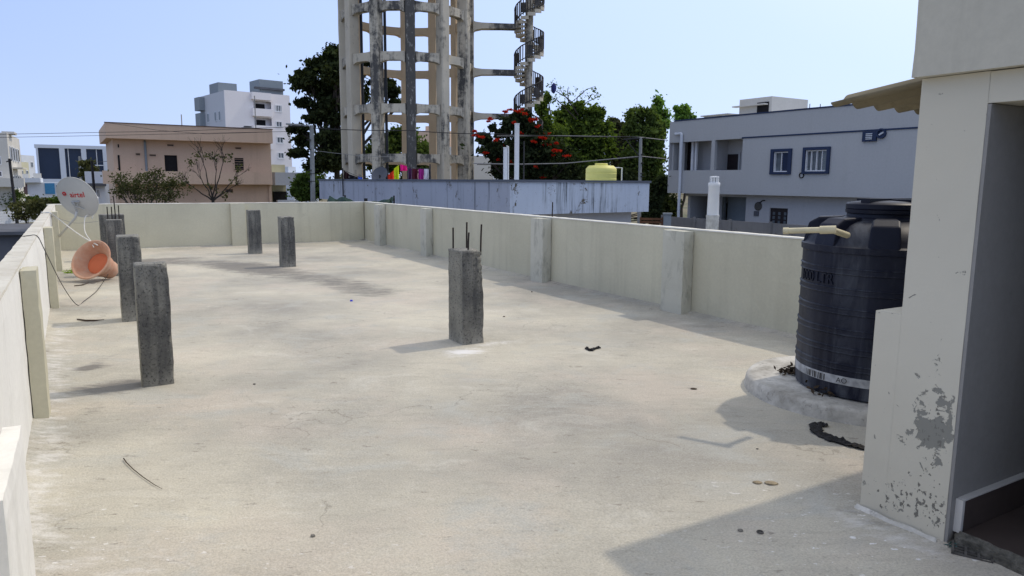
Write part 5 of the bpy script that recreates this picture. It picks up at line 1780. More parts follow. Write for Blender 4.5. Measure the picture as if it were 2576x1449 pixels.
Bk.part(MB().box(*(lambda r_: (r_[0], r_[2], 1.2, 1.3, 0.0, zt - 1))(Bk.rect(630, 255, 690, 300))), 'balcony_wall', 'whiteblock')
A, B_, C_, D_ = Bk.rect(635, 233, 682.6, 251, off=-0.8)
Bk.part(MB().box(A, C_, -0.8, -0.003, B_, D_), 'balcony_hood', 'whiteblock')
DL = 14.0
Bk.part(MB().box(-0.002, 0.25, 0.252, DL, 0, zt - 0.1).box(Bk.L - 0.25, Bk.L, 0.252, DL, 0, zt).box(0.26, Bk.L - 0.26, DL - 0.3, DL, 0, zt).box(0.26, Bk.L - 0.26, 0.26, DL - 0.31, zt - 1.2, zt - 1.0), 'side_wall', plain('block_side_paint', (0.50, 0.52, 0.56), 0.8, 0.03))
for k, y in enumerate((2.3, 4.6, 8.8)):
    for z in (zt - 4.4, zt - 7.6, zt - 10.8):
        f_ = MB().box(-0.10, -0.004, y, y + 1.1, z - 0.9, z + 0.9).build('side_window', 'palewall', Bk.root)
        MB().box(-0.13, -0.102, y + 0.15, y + 0.95, z - 0.75, z + 0.75).build('pane', 'greyblock', f_)
Bk.part(MB().box(-1.0, -0.002, 11.2, DL, zt - 8, zt - 3.4).box(-1.05, -0.003, 11.1, DL, zt - 2.9, zt - 0.4), 'side_bay', 'greyblock')
A, B_, C_, D_ = Bk.rect(549, 209, 596, 239, off=6)
Bk.part(MB().box(A, C_, 6, 11, zt - 1, D_), 'roof_room', 'greyblock')
A, B_, C_, D_ = Bk.rect(652.5, 202, 712, 237, off=4)
Bk.part(MB().box(A, C_, 4, 9, zt - 1, D_), 'roof_room', 'greyblock')
A2, B2, C2, D2 = Bk.rect(641, 221, 714.6, 226, off=3.5)
Bk.part(MB().box(A2, C2, 3.2, 3.99, B2, D2), 'roof_canopy', 'darkgrey')

# ---- blue glazed hall
G = Facade(93, 108, 300, 113.4, 'glazed_hall', 'long two-storey hall with dark blue glass and white piers', 'building')
zg1 = (G.loc(100, 362)[1] + G.loc(280, 369)[1]) / 2
zg2 = (G.loc(100, 371)[1] + G.loc(280, 377)[1]) / 2
zg0 = (G.loc(100, 449)[1] + G.loc(280, 452)[1]) / 2
G.part(MB().box(0, G.L, 0, 12, zg2, zg1), 'roof_beam', 'palewall')
G.part(MB().box(0.2, G.L, 0.5, 0.7, zg0, zg2 - 0.002), 'glazing', 'blueglass')
for u0, u1 in ((92.7, 98), (151, 165), (206, 219), (260, 273)):
    a, _, c, _ = G.rect(u0, 400, u1, 420)
    G.part(MB().box(a, c, 0, 0.49, zg0, zg2 - 0.003), 'pier', 'palewall')
for u in (173.5, 244.5):
    a, _, c, _ = G.rect(u - 0.9, 400, u + 0.9, 420, off=0.3)
    G.part(MB().box(a, c, 0.3, 0.495, zg0, zg2 - 0.003), 'mullion', 'winwhite')
a, b_, c, d = G.rect(220, 415, 285, 417, off=0.3)
G.part(MB().box(a, c, 0.35, 0.498, b_, d), 'transom', 'winwhite')
G.part(MB().box(0, G.L, 0, 12, 0, zg0 - 0.002), 'ground_storey', 'palewall')
# annex with blue door
N_ = Facade(38, 96, 172, 99, 'white_annex', 'low white annex with a blue door below the glazed hall', 'building')
zn = (N_.loc(45, 447)[1] + N_.loc(165, 449)[1]) / 2
zn0 = (N_.loc(45, 458)[1] + N_.loc(165, 460)[1]) / 2
xm_ = N_.loc(103, 455)[0]
N_.part(MB().box(0, xm_, -1.0, 5, zn0, zn), 'terrace_parapet', 'palewall')
N_.part(MB().box(0, N_.L, 0, 5, 0, zn0 - 0.002), 'wall', 'palewall')
for px, m_, nme in (((113, 461, 138, 488), 'bluedoor', 'shutter_door'), ((53, 463, 69, 490), 'redbrown', 'door'), ((142, 466, 146, 480), 'dark', 'window')):
    a, b_, c, d = N_.rect(*px)
    N_.part(MB().box(a, c, -0.08, -0.003, b_, d), nme, m_)
N_.part(MB().box(*[N_.rect(48, 440, 72, 447, off=2)[i] for i in (0, 2)], 2, 3, zn, N_.rect(50, 437, 70, 447, off=2)[3]).box(*[N_.rect(84, 440, 103, 447, off=2)[i] for i in (0, 2)], 2, 3, zn, N_.rect(84, 436, 103, 447, off=2)[3]), 'terrace_hut', 'offwhite')
# small white house behind the dish
K = Facade(212, 62, 293, 63.2, 'white_house', 'small white house behind the satellite dish', 'house')
zk = (K.loc(215, 430)[1] + K.loc(290, 432)[1]) / 2
K.part(MB().box(K.loc(213, 440)[0], K.loc(262, 440)[0], 0, 5, 0, zk - 0.02).box(K.loc(262, 440)[0] + 0.002, K.L, 0.5, 5, 0, zk), 'wall', 'palewall')
K.part(MB().box(K.loc(213, 440)[0], K.loc(265, 440)[0], -0.9, -0.002, K.loc(240, 468)[1], K.loc(240, 461)[1]), 'sunshade', 'darkgrey')
for px in ((222, 474, 232, 497), (243, 476, 252, 497)):
    K.win(px, cut=False, fw=0.06, proud=0.1, deep=0.0, pane='glass', nm=1)
# tall white building at the far left
Z = Facade(-70, 74, 27, 75.6, 'white_apartment', 'off-white apartment house cut by the left picture edge', 'building')
zz1 = (Z.loc(-30, 333)[1] + Z.loc(26, 334)[1]) / 2
for px in ((-8, 393, 3.5, 414), (-8, 430, 6, 445), (-40, 393, -25, 414)):
    Z.win(px, nm=1, fw=0.08, proud=0.04, pane='glass')
Z.part(MB().wallgrid(0, Z.L, 0, zz1, 0, 0.25, Z.ops), 'front_wall', 'offwhite')
Z.part(MB().box(Z.L - 0.25, Z.L, 0.252, 14, 0, zz1).box(0, 0.25, 0.252, 14, 0, zz1).box(0.26, Z.L - 0.26, 13.7, 14, 0, zz1).box(0.26, Z.L - 0.26, 0.26, 13.69, zz1 - 1.0, zz1 - 0.8), 'side_wall', 'offwhite')
for y in (1.2, 4.0, 6.6, 9.5):
    for z in (zz1 - 2.0, zz1 - 5.0):
        f_ = MB().box(Z.L + 0.004, Z.L + 0.12, y, y + 1.0, z - 0.8, z + 0.7).build('side_window', 'palewall', Z.root)
        MB().box(Z.L + 0.122, Z.L + 0.14, y + 0.12, y + 0.88, z - 0.68, z + 0.58).build('pane', 'glass', f_)
Z.part(MB().box(Z.L + 0.005, Z.L + 0.9, 3.0, 8.5, zz1 - 3.6, zz1 - 3.45).box(Z.L + 0.005, Z.L + 0.9, 3.0, 8.5, zz1 - 6.6, zz1 - 6.45), 'sunshade', 'offwhite')
Z.part(MB().box(Z.L - 0.6, Z.L + 0.5, 2.0, 5.0, zz1 + 0.002, zz1 + 0.25), 'roof_hut', 'offwhite')
Z.part(MB().box(-2, Z.L + 1.2, -1.2, -0.003, Z.loc(10, 470, -1.2)[1], Z.loc(10, 448, -1.2)[1]), 'balcony', 'offwhite')
# distant blocks
for (u0, u1, v0, d_, m_, lab, dep) in (
        (58, 91, 391, 150, 'palewall', 'pale blue distant block left of the glazed hall', 10),
        (50, 75, 408, 120, 'creamwall', 'cream distant house beside the white apartment house', 8),
        (1130, 1292, 392, 78, 'offwhite', 'low pale buildings seen between the tower legs', 8),
        (1110, 1160, 330, 150, 'pink', 'distant pinkish block seen through the tower', 8),
        (738, 800, 440, 90, 'palewall', 'pale house half hidden by the dark tree', 8)):
    F_ = Facade(u0, d_, u1, d_ * 1.04, 'distant_block', lab, 'building')
    z_ = F_.loc((u0 + u1) / 2, v0)[1]
    F_.part(MB().box(0, F_.L, 0, dep, 0, z_), 'wall', m_)
    F_.part(MB().box(F_.L * 0.15, F_.L * 0.45, 1.5, dep * 0.6, z_ + 0.002, z_ + 1.0), 'roof_hut', m_)
    for k in range(max(2, int(F_.L / 5))):
        x = F_.L * (k + 0.5) / max(2, int(F_.L / 5))
        for zz_ in (z_ - 1.9, z_ - 5.0):
            if zz_ > 1:
                w_ = MB().box(x - 0.6, x + 0.6, -0.06, -0.003, zz_ - 0.6, zz_ + 0.6).build('window', 'winwhite', F_.root)
                MB().box(x - 0.48, x + 0.48, -0.08, -0.0605, zz_ - 0.48, zz_ + 0.48).build('pane', 'curtain', w_)

# ---- low things left of our terrace
lw_ = thing('block_wall', 'whitewashed concrete block wall beyond the left parapet', 'wall', W(-60, 530, 66).xy.to_3d() + Vector((0, 0, GZ)), 0)
p0, p1 = W(-60, 530, 66), W(125, 530, 74)
dd_ = p1 - p0
lw_.rotation_euler = (0, 0, math.atan2(dd_.y, dd_.x))
zw = W(40, 530, 70).z - GZ
mb = MB()
for k in range(5):
    mb.box(0, dd_.length, 0.003 * (k % 2), 0.2, zw * k / 5, zw * (k + 1) / 5 - 0.03)
mb.box(0, dd_.length, 0.02, 0.18, 0, zw - 0.05)
mb.build('course', 'palewall', lw_)
p0 = W(-140, 580, 33)
sh = thing('flat_shed', 'low dark grey flat-roofed shed beyond the left parapet', 'shed', (p0.x, p0.y, GZ), ANG * 0.6)
zs_ = W(30, 600, 30).z - GZ
MB().box(0, 7.6, 0, 7.0, zs_ - 0.16, zs_).build('roof', 'darkgrey', sh)
MB().box(0.3, 7.3, 0.3, 6.7, 0, zs_ - 0.162).build('wall', 'darkgrey', sh)


# ------------------------------------------------------------------ trees
def crown(root, name, blobs, n, size, mat, clump=0.34, seed=1, flat=0.0, tone=(0.0, 1.0), sub=16, stretch=1.5):
    """crown of separate leaves: blobs = (centre, (rx, ry, rz)); leaves gather in clumps with gaps between"""
    rg = np.random.default_rng(seed)
    V, F, TN = [], [], []
    vol = np.array([b[1][0] * b[1][1] * b[1][2] for b in blobs]) ** (2 / 3)
    vol /= vol.sum()
    for (c, r3), w_ in zip(blobs, vol):
        r3 = np.array(r3)
        nl = max(30, int(n * w_))
        d = rg.normal(size=(sub, 3)); d /= np.linalg.norm(d, axis=1)[:, None]
        rad = rg.uniform(0.35, 1.0, sub) ** 0.6
        cc = np.array(c) + d * rad[:, None] * r3 * 0.82
        ct = rg.uniform(0.0, 1.0, sub)
        ck = rg.uniform(0.55, 1.3, sub)
        which = rg.integers(0, sub, nl)
        off = rg.normal(size=(nl, 3)) * (0.42 + 0.55 * rg.random(nl) ** 2.5)[:, None]
        stray = rg.random(nl) < 0.12
        off[stray] *= 1.9
        pos = cc[which] + off * r3 * clump * ck[which][:, None]
        a = rg.normal(size=(nl, 3)); a[:, 2] *= (1 - flat)
        a /= np.linalg.norm(a, axis=1)[:, None]
        b_ = np.cross(a, rg.normal(size=(nl, 3)))
        b_ /= np.linalg.norm(b_, axis=1)[:, None]
        s = size * rg.uniform(0.55, 1.35, nl)[:, None]
        q = np.stack([pos - a * s * stretch * 0.6, pos + b_ * s * 0.5, pos + a * s * stretch * 0.6, pos - b_ * s * 0.5], 1)
        V.append(q.reshape(-1, 3))
        TN.append(np.clip(tone[0] + (tone[1] - tone[0]) * (0.65 * ct[which] + 0.35 * rg.uniform(0, 1, nl)), 0, 1))
    V = np.concatenate(V); TN = np.concatenate(TN)
    k = len(V) // 4
    me = bpy.data.meshes.new(name)
    me.vertices.add(len(V)); me.vertices.foreach_set('co', V.astype(np.float32).ravel())
    me.loops.add(len(V)); me.loops.foreach_set('vertex_index', np.arange(len(V), dtype=np.int32))
    me.polygons.add(k); me.polygons.foreach_set('loop_start', (np.arange(k) * 4).astype(np.int32))
    me.update(calc_edges=True)
    me.materials.append(MT[mat])
    at = me.attributes.new('tone', 'FLOAT', 'FACE')
    at.data.foreach_set('value', TN.astype(np.float32))
    o = bpy.data.objects.new(name, me)
    COL.objects.link(o)
    if root is not None:
        o.parent = root
    return o


def limb(mb, a, b, r0, r1, seed, wob=0.12, n=7):
    a, b = Vector(a), Vector(b)
    L = (b - a).length
    pts, rad = [], []
    for i in range(n + 1):
        f = i / n
        p = a.lerp(b, f)
        k = math.sin(math.pi * f) * wob * L
        p += Vector((mnoise.noise(Vector((seed, f * 2.2, 0))), mnoise.noise(Vector((seed, f * 2.2, 5))), 0.4 * mnoise.noise(Vector((seed, f * 2.2, 9))))) * k
        pts.append(p); rad.append(r0 + (r1 - r0) * f)
    mb.tube(pts, rad, 7, cap=False)


def tree(name, label, u, d, blobs_px, mat, n, size, bark='bark', trunk_r=0.18, group=None, seed=1, sub=16, clump=0.34, cat='tree', fork=0.45, tone=(0.0, 1.0), nlimbs=99):
    """blobs_px: (u, v, ru, rv, depth shift) measured clumps of the crown, at true distance d"""
    b0 = W(u, 450, d)
    base = Vector((b0.x, b0.y, GZ))
    root = thing(name, label, cat, base, 0, group)
    k = d / FOC
    blobs = []
    for (bu, bv, ru, rv, dz) in blobs_px:
        c = W(bu, bv, d + dz) - base
        kk = (d + dz) / FOC
        blobs.append((tuple(c), (ru * kk, max(ru, rv) * kk * 0.9, rv * kk)))
    mb = MB()
    cz = [b[0][2] for b in blobs]
    ctr = Vector((sum(b[0][0] for b in blobs) / len(blobs), sum(b[0][1] for b in blobs) / len(blobs), 0))
    fz = max(0.6, min(cz) * 0.3 + max(cz) * fork * 0.5)
    fk = Vector((ctr.x * 0.25, ctr.y * 0.25, fz))
    limb(mb, (0, 0, -0.1), fk, trunk_r, trunk_r * 0.7, seed)
    for i, (c, r3) in enumerate(blobs[:nlimbs]):
        limb(mb, fk, Vector(c) + Vector((0, 0, -r3[2] * 0.1)), trunk_r * 0.55, trunk_r * 0.14, seed + i * 1.3)
        for j in range(3):
            e = Vector(c) + Vector((random.uniform(-1, 1) * r3[0], random.uniform(-1, 1) * r3[1], random.uniform(-0.3, 0.9) * r3[2])) * 0.8
            limb(mb, Vector(c).lerp(fk, 0.3), e, trunk_r * 0.22, trunk_r * 0.06, seed + i * 2.7 + j * 9.1, n=5)
    mb.build('trunk', bark, root, smooth=True)
    crown(root, 'crown', blobs, n, size, mat, clump, seed, sub=sub, tone=tone)
    return root

# tall dark tree behind the tower
tree('dark_tree', 'tall dark feathery tree standing behind the left side of the water tower', 850, 58, [
    (850, 140, 38, 22, 0), (800, 168, 36, 26, 1), (848, 185, 40, 26, -1), (770, 205, 34, 24, 0), (820, 228, 44, 24, 1), (765, 258, 22, 14, 0), (815, 270, 40, 22, 0),
    (880, 235, 40, 60, 2), (848, 300, 36, 20, 0), (790, 297, 26, 12, 0), (752, 325, 26, 12, 0), (770, 352, 34, 16, 1), (840, 345, 44, 30, 0), (750, 385, 26, 12, 0), (835, 395, 50, 34, 0), (800, 420, 36, 20, 0),
    (962, 208, 30, 14, 2), (985, 232, 26, 16, 1), (1000, 262, 18, 14, 1), (925, 150, 16, 16, 2)],
    'leaf_dark', 50000, 0.21, trunk_r=0.32, seed=3, sub=24, clump=0.26, fork=0.5)
tree('dark_tree', 'round dark tree filling the lower bays of the water tower', 985, 62, [
    (985, 395, 50, 42, 0), (1045, 380, 40, 40, 0), (940, 400, 40, 40, 0), (1070, 400, 24, 36, -1), (1010, 345, 40, 24, 1), (955, 350, 26, 20, 1)],
    'leaf_deep', 15000, 0.20, trunk_r=0.25, seed=5, sub=26, clump=0.30)
tree('dark_shrub', 'dense shrub left of the blue building by the concrete pole', 765, 44, [
    (770, 455, 26, 20, 0), (752, 470, 22, 18, 0), (785, 480, 26, 24, 0), (758, 488, 24, 18, 0), (800, 470, 14, 28, 0)],
    'leaf_mid', 7000, 0.13, trunk_r=0.10, seed=6, sub=24, cat='shrub', tone=(0, 0.55))
# red flowering tree
rt = tree('flowering_tree', 'dark tree with bright red flowers in front of the spiral staircase', 1320, 40, [
    (1290, 310, 34, 24, 0), (1320, 300, 24, 20, 0), (1262, 335, 20, 14, 0), (1330, 340, 42, 28, 0), (1215, 350, 22, 16, 1), (1240, 378, 36, 24, 0), (1290, 385, 50, 34, 0), (1355, 385, 50, 34, 0),
    (1400, 395, 38, 30, 1), (1340, 425, 56, 30, 0), (1265, 425, 30, 28, 1), (1420, 430, 40, 28, 1), (1240, 320, 10, 10, 0)],
    'leaf_dark', 26000, 0.15, trunk_r=0.22, seed=8, sub=22, clump=0.27, tone=(0, 0.8))
rb0 = Vector(rt.location)
for i, (u, v, k) in enumerate(((1271, 281, 14), (1283, 276, 8), (1302, 280, 16), (1312, 275, 12), (1320, 286, 12), (1233, 299, 14), (1229, 305, 8), (1334, 301, 16), (1345, 301, 12), (1351, 317, 15), (1293, 308, 9), (1195, 330, 12), (1198, 340, 16), (1210, 345, 12),
                               (1313, 336, 14), (1306, 332, 10), (1356, 345, 14), (1366, 347, 12), (1345, 356, 12), (1379, 336, 12), (1372, 364, 14), (1383, 366, 10), (1398, 360, 10), (1395, 378, 15), (1406, 380, 12), (1424, 392, 13), (1365, 445, 12), (1271, 366, 9), (1285, 406, 13), (1348, 420, 10), (1247, 352, 14), (1221, 384, 10), (1345, 330, 8), (1255, 401, 8), (1390, 390, 8))):
    p = W(u, v, 39.2 + 0.4 * math.sin(i)) - rb0
    r_ = k * 0.42 * 39.2 / FOC
    crown(rt, 'flower_cluster', [(tuple(p), (r_ * 1.5, r_, r_ * 0.5))], 64, 0.075, 'flower', 0.4, 100 + i, sub=7)
# green trees to the right of the stair
tree('green_tree', 'tall light green tree just right of the spiral staircase', 1375, 52, [
    (1362, 268, 16, 28, 0), (1372, 310, 26, 26, 0), (1400, 345, 30, 34, 0), (1365, 350, 20, 30, 0), (1395, 400, 36, 40, 1), (1378, 245, 8, 14, 0)],
    'leaf_mid', 11000, 0.16, trunk_r=0.22, seed=11, sub=24, clump=0.28, tone=(0.1, 1))
gt_ = tree('green_tree', 'broad green tree with bare twigs on top behind the yellow tank', 1455, 54, [
    (1420, 285, 30, 24, 0), (1455, 275, 26, 20, 0), (1490, 285, 26, 22, 0), (1440, 320, 46, 32, 0), (1490, 325, 40, 34, 0), (1512, 285, 12, 18, 0), (1525, 320, 18, 22, 0), (1450, 375, 60, 44, 0), (1510, 380, 46, 44, 0), (1480, 430, 70, 36, 0), (1405, 330, 20, 40, 1)],
    'leaf_mid', 25000, 0.17, trunk_r=0.28, seed=12, sub=26, clump=0.28, tone=(0, 0.85))
gb0 = Vector(gt_.location)
mb = MB()
tw_pts = [((1450, 300), (1402, 252), (1370, 238)), ((1455, 290), (1425, 245), (1392, 225), (1385, 205)), ((1455, 290), (1440, 255), (1470, 232)), ((1450, 270), (1452, 245), (1475, 225), (1498, 217)), ((1430, 255), (1428, 230), (1430, 218)), ((1460, 275), (1478, 256), (1512, 240)), ((1440, 258), (1418, 240), (1408, 222)), ((1480, 250), (1490, 236), (1496, 240))]
for k, pts in enumerate(tw_pts):
    P_ = [W(u, v, 53 + 0.3 * k) - gb0 for u, v in pts]
    mb.tube(P_, [0.05 - 0.036 * i / (len(P_) - 1) for i in range(len(P_))], 5, cap=False)
mb.build('bare_twigs', 'bark', gt_)
crown(gt_, 'twig_leaves', [(tuple(W(u, v, 53.4) - gb0), (0.45, 0.4, 0.35)) for u, v in ((1372, 238), (1388, 210), (1405, 230), (1425, 240), (1440, 232), (1495, 222), (1505, 241), (1470, 240), (1400, 250), (1380, 250))], 260, 0.10, 'leaf_mid', 0.5, 77, sub=6)
# blue bag caught on the twigs
bp = W(1393, 222, 52.6)
mb = MB()
for i in range(9):
    for j in range(12):
        th, ph = math.pi * i / 8, 2 * math.pi * j / 12
        dv = Vector((math.sin(th) * math.cos(ph), 0.5 * math.sin(th) * math.sin(ph), math.cos(th)))
        kk = 1 + 0.3 * mnoise.noise(dv * 2.0)
        mb.v.append((dv.x * 0.19 * kk, dv.y * 0.19 * kk, dv.z * 0.36 * kk))
for i in range(8):
    for j in range(12):
        mb.f.append((i * 12 + j, i * 12 + (j + 1) % 12, (i + 1) * 12 + (j + 1) % 12, (i + 1) * 12 + j))
o = mb.build('plastic_bag', plain('blue_bag', (0.02, 0.025, 0.16), 0.5, 0.1), loc=bp, smooth=True)
tag(o, 'dark blue plastic bag caught on the bare treetop twigs', 'bag')
tree('grey_green_tree', 'dull grey-green tree between the broad tree and the right-hand tree', 1565, 60, [
    (1550, 325, 26, 24, 0), (1580, 345, 26, 30, 0), (1560, 375, 40, 40, 0), (1600, 390, 30, 40, 0), (1570, 420, 50, 36, 0), (1545, 305, 14, 10, 0)],
    'leaf_grey', 12000, 0.16, trunk_r=0.22, seed=14, sub=24, clump=0.28, tone=(0, 0.7))
tree('green_tree', 'rounded green tree next to the left end of the grey house', 1620, 52, [
    (1600, 290, 26, 20, 0), (1630, 300, 30, 26, 0), (1590, 320, 26, 24, 0), (1622, 345, 42, 36, 0), (1655, 335, 22, 30, 0), (1610, 395, 44, 40, 0), (1650, 400, 30, 44, 0), (1640, 450, 40, 44, 0), (1655, 500, 26, 34, 0), (1590, 430, 30, 30, 0)],
    'leaf_deep', 20000, 0.17, trunk_r=0.25, seed=15, sub=24, clump=0.29, tone=(0.1, 1))
tree('bright_tree', 'bright green leafy treetop above the corner of the grey house', 1665, 60, [
    (1655, 262, 14, 18, 0), (1668, 285, 18, 16, 0), (1648, 280, 12, 14, 0), (1670, 310, 20, 18, 0)],
    'leaf_bright', 4200, 0.16, trunk_r=0.16, seed=16, sub=16, clump=0.3)
tree('bright_tree', 'bright green treetop behind the roof of the grey house', 1718, 62, [
    (1722, 272, 14, 10, 0), (1710, 285, 16, 10, 0), (1700, 274, 8, 10, 0), (1730, 288, 12, 8, 0), (1745, 296, 8, 6, 0), (1715, 300, 20, 10, 0)],
    'leaf_bright', 3600, 0.15, trunk_r=0.14, seed=17, sub=14, clump=0.3)
tree('dark_shrub', 'dark undergrowth behind the blue building near the yellow tank', 1470, 44, [
    (1400, 440, 40, 20, 0), (1460, 450, 40, 22, 0), (1520, 450, 40, 22, 0), (1580, 450, 36, 26, 0), (1340, 445, 30, 18, 0), (1660, 480, 22, 40, 0), (1650, 520, 26, 24, 0), (1640, 545, 26, 20, -1), (1668, 530, 20, 28, 2), (1690, 525, 22, 34, 4)],
    'leaf_dark', 22000, 0.15, trunk_r=0.12, seed=18, sub=24, clump=0.3, cat='shrub')
# scrub in front of the pink house
tree('thorn_tree', 'thin olive thorn tree before the left half of the pink house', 365, 37, [
    (300, 450, 24, 22, 0), (330, 470, 30, 24, 0), (370, 455, 34, 26, 0), (410, 465, 32, 26, 0), (445, 455, 26, 24, 0), (350, 490, 50, 22, 0), (420, 490, 40, 20, 0), (300, 480, 24, 22, 0), (395, 435, 20, 12, 0)],
    'leaf_olive', 3600, 0.07, 'barkpale', trunk_r=0.09, seed=21, sub=26, clump=0.40, fork=0.25)
def bare(mb, p, d, L, r_, depth, seed):
    p, d = Vector(p), Vector(d).normalized()
    q = p + d * L
    limb(mb, p, q, r_, r_ * 0.68, seed, 0.10, 4)
    if depth == 0:
        return
    for k in range(3 if depth > 1 else 2):
        ax = Vector((random.gauss(0, 1), random.gauss(0, 1), random.gauss(0, 0.4))).normalized()
        nd_ = (d + ax * random.uniform(0.35, 0.75) + Vector((0, 0, 0.12))).normalized()
        bare(mb, p.lerp(q, random.uniform(0.55, 1.0)), nd_, L * random.uniform(0.62, 0.85), r_ * 0.6, depth - 1, seed + k * 3.3 + depth)
bp0 = W(536, 450, 37)
br_ = thing('bare_tree', 'almost leafless tree with dark forked branches before the pink house', 'tree', (bp0.x, bp0.y, GZ))
random.seed(31)
mb = MB()
f0 = W(536, 505, 37) - Vector((bp0.x, bp0.y, GZ))
limb(mb, (0, 0, -0.1), f0, 0.10, 0.075, 3)
for k, (u, v) in enumerate(((500, 440), (508, 395), (545, 425), (565, 395), (585, 470), (470, 460), (600, 440))):
    e = W(u, v, 37 + random.uniform(-0.6, 0.6)) - Vector((bp0.x, bp0.y, GZ))
    limb(mb, f0, f0.lerp(e, 0.62), 0.042, 0.024, k * 2.1)
    bare(mb, f0.lerp(e, 0.6), (e - f0), (e - f0).length * 0.40, 0.022, 3, k * 5.0)
mb.build('trunk', 'bark', br_)
crown(br_, 'crown', [(tuple(W(u, v, 37) - Vector((bp0.x, bp0.y, GZ))), (0.32, 0.32, 0.25)) for u, v in ((480, 410), (575, 400), (600, 425), (588, 455), (505, 388), (530, 470), (470, 470), (560, 490), (525, 392), (545, 398))], 520, 0.075, 'leaf_olive', 0.45, 33, sub=8)
tree('small_tree', 'small tree in front of the blue glass hall', 220, 76, [
    (214, 412, 14, 10, 0), (226, 425, 14, 12, 0), (212, 435, 14, 14, 0), (232, 408, 8, 6, 0), (240, 425, 8, 10, 0), (220, 455, 12, 16, 0)],
    'leaf_olive', 3600, 0.15, trunk_r=0.12, seed=24, sub=16, clump=0.34)
for i, (u, v, d_, ru, rv, lab, m_) in enumerate((
        (60, 515, 52, 34, 16, 'dry scrub bush beyond the left parapet, leftmost of the row', 'leaf_olive'),
        (105, 512, 50, 32, 18, 'dry scrub bush in the middle of the row beyond the left parapet', 'leaf_olive'),
        (140, 506, 54, 26, 16, 'green scrub bush just left of the satellite dish', 'leaf_mid'),
        (30, 488, 76, 34, 14, 'dark green hedge below the white apartment house', 'leaf_deep'),
        (85, 500, 70, 22, 10, 'low green bush before the white annex', 'leaf_deep'))):
    tree('bush', lab, u, d_, [(u - ru * 0.5, v, ru * 0.6, rv * 0.7, 0), (u + ru * 0.4, v + 2, ru * 0.6, rv * 0.7, 0), (u, v + rv * 0.6, ru, rv, 0), (u + ru * 0.2, v - rv * 0.4, ru * 0.4, rv * 0.5, 0), (u, v + rv * 1.6, ru * 0.9, rv, 0)],
         m_, 1700, 0.11, trunk_r=0.05, seed=40 + i, sub=16, clump=0.32, cat='bush', fork=0.2)
# wooded band far away, closes the horizon
rg_ = np.random.default_rng(5)
bl = []
for i in range(150):
    a = R(-50 + 100 * (i + rg_.uniform(0, 1)) / 150)
    d_ = rg_.uniform(230, 300)
    h = rg_.uniform(2.2, 4.5)
    bl.append(((d_ * math.sin(a), d_ * math.cos(a), GZ + h * 0.7), (rg_.uniform(4, 8), 5, h)))
o = crown(None, 'far_woods', bl, 24000, 0.85, 'leaf_grey', 0.34, 9, sub=12)
o['kind'] = 'stuff'
o['label'] = 'far band of trees along the horizon'

# ------------------------------------------------------------------ poles and wires
def pole(u, d, v, rb_, mat, label, lean=0.0, name='utility_pole'):
    b_, t_ = W(u + lean, 470, d), W(u, v, d)
    root = thing(name, label, 'pole', (b_.x, b_.y, GZ))
    top = Vector((t_.x - b_.x, t_.y - b_.y, t_.z - GZ))
    MB().tube([(0, 0, 0), top], [rb_, rb_ * 0.72], 8 if mat != 'poleconc' else 4).build('post', mat, root)
    return root, top
r_, top = pole(784, 40, 315, 0.155, 'poleconc', 'square concrete utility pole with a lamp arm left of the tower')
MB().tube([top + Vector((0, -0.1, -0.05)), top + Vector((-0.7, -0.1, 0.02)), top + Vector((-1.3, -0.1, 0.06))], 0.03, 6).tube([top + Vector((-0.55, -0.1, 0.0)), top + Vector((-1.35, -0.1, 0.05))], 0.055, 6).build('lamp_arm', 'poleconc', r_)
for v in (352, 376, 428, 437, 456):
    z = W(784, v, 40).z - GZ
    MB().box(-0.14, 0.14, -0.14, 0.14, z - 0.02, z + 0.02, Matrix.Rotation(R(45), 4, 'Z')).build('band', 'poledark', r_)
r_, top = pole(1612, 38, 346, 0.11, 'poleconc', 'concrete utility pole with a crossarm in front of the right-hand tree')
MB().tube([top + Vector((-0.9, 0, -0.1)), top + Vector((0.25, 0, -0.02))], 0.035, 6).tube([top + Vector((-0.75, 0, -0.12)), top + Vector((0, 0, -1.0))], 0.025, 6).build('crossarm', 'poledark', r_)
for v in (388, 410, 436, 444):
    z = W(1612, v, 38).z - GZ
    MB().box(-0.09, 0.09, -0.09, 0.09, z - 0.02, z + 0.02, Matrix.Rotation(R(45), 4, 'Z')).build('band', 'poledark', r_)
r_, top = pole(23.5, 58, 399, 0.13, 'poledark', 'leaning dark pole before the white apartment house', 12)
MB().tube([top + Vector((-0.25, 0, -0.25)), top + Vector((0.2, 0, -0.1))], 0.05, 5).build('crossarm', 'poledark', r_)
pole(199.6, 84, 393, 0.17, 'poleconc', 'pale pole in front of the blue glass hall', 3.0)
pole(230.5, 55, 404, 0.12, 'poledark', 'dark leaning pole left of the pink house', 7.0)
p = on_roof(1317.5, 22.4)
o = MB().tube([p, p + Vector((0, 0, W(1317, 355, 22.4).z - ROOFZ))], 0.022, 7).build('thin_rod', 'poledark', loc=(0, 0, 0))
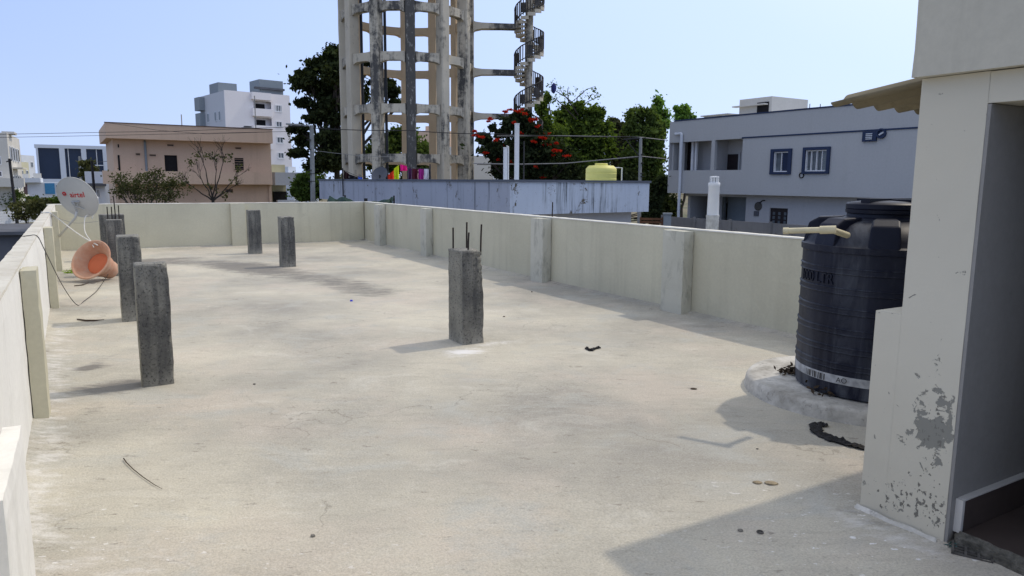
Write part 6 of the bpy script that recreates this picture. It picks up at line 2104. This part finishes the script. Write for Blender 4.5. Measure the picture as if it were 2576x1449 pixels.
tag(o, 'thin dark rod on the blue roof right of the tall white post', 'rod')

def wire(pts, r_, mat, label, sag=0.0):
    P_ = []
    for i, ((u, v, d), (u2, v2, d2)) in enumerate(zip(pts[:-1], pts[1:])):
        a, b_ = W(u, v, d), W(u2, v2, d2)
        for k in range(10):
            f = k / 10
            q = a.lerp(b_, f)
            q.z -= sag * 4 * f * (1 - f)
            P_.append(q)
    P_.append(W(*pts[-1]))
    o = MB().tube(P_, r_, 5, cap=False).build('overhead_wire', mat, loc=(0, 0, 0))
    tag(o, label, 'wire', 'overhead wires')
wire([(-60, 339, 44), (253, 333, 44), (440, 330, 44), (785, 317, 40)], 0.014, 'wire', 'upper overhead wire crossing the sky left of the pink house')
wire([(-60, 347, 44), (253, 341, 44), (480, 336, 43), (720, 331, 41)], 0.012, 'wire', 'lower overhead wire crossing the sky left of the pink house')
wire([(275, 309, 46), (400, 328, 44), (520, 337, 44), (680, 332, 42)], 0.010, 'wire', 'thin wire sagging across the pink parapet')
wire([(785, 322, 40), (1030, 328, 39), (1247, 337, 38.5), (1608, 344, 38)], 0.022, 'wire', 'thick wire from the left concrete pole past the tower to the right pole', 0.05)
wire([(1250, 342, 38.6), (1420, 341.5, 38.4), (1608, 345, 38), (1680, 353, 40)], 0.022, 'wirepale', 'pale wire above the red flowering tree ending at the right pole')
wire([(1190, 411, 38), (1300, 413, 38), (1420, 411, 38), (1540, 400, 38), (1612, 393, 38), (1680, 400, 41)], 0.026, 'wirepale', 'low thick wire above the yellow tank')
wire([(1200, 414, 38.2), (1320, 415, 38.2), (1440, 409, 38.1), (1530, 402, 38.1), (1611, 396, 38)], 0.018, 'wire', 'low thin dark wire just under the thick one')
wire([(787, 378, 40), (840, 385, 40), (905, 392, 40), (1000, 395, 40)], 0.013, 'wirepale', 'pale wire from the left concrete pole into the tower')
wire([(203, 412, 84), (290, 404, 60)], 0.02, 'wire', 'wire from the pale pole toward the pink house')
wire([(233, 410, 55), (280, 455, 50)], 0.014, 'wire', 'drooping wire from the dark pole left of the pink house')
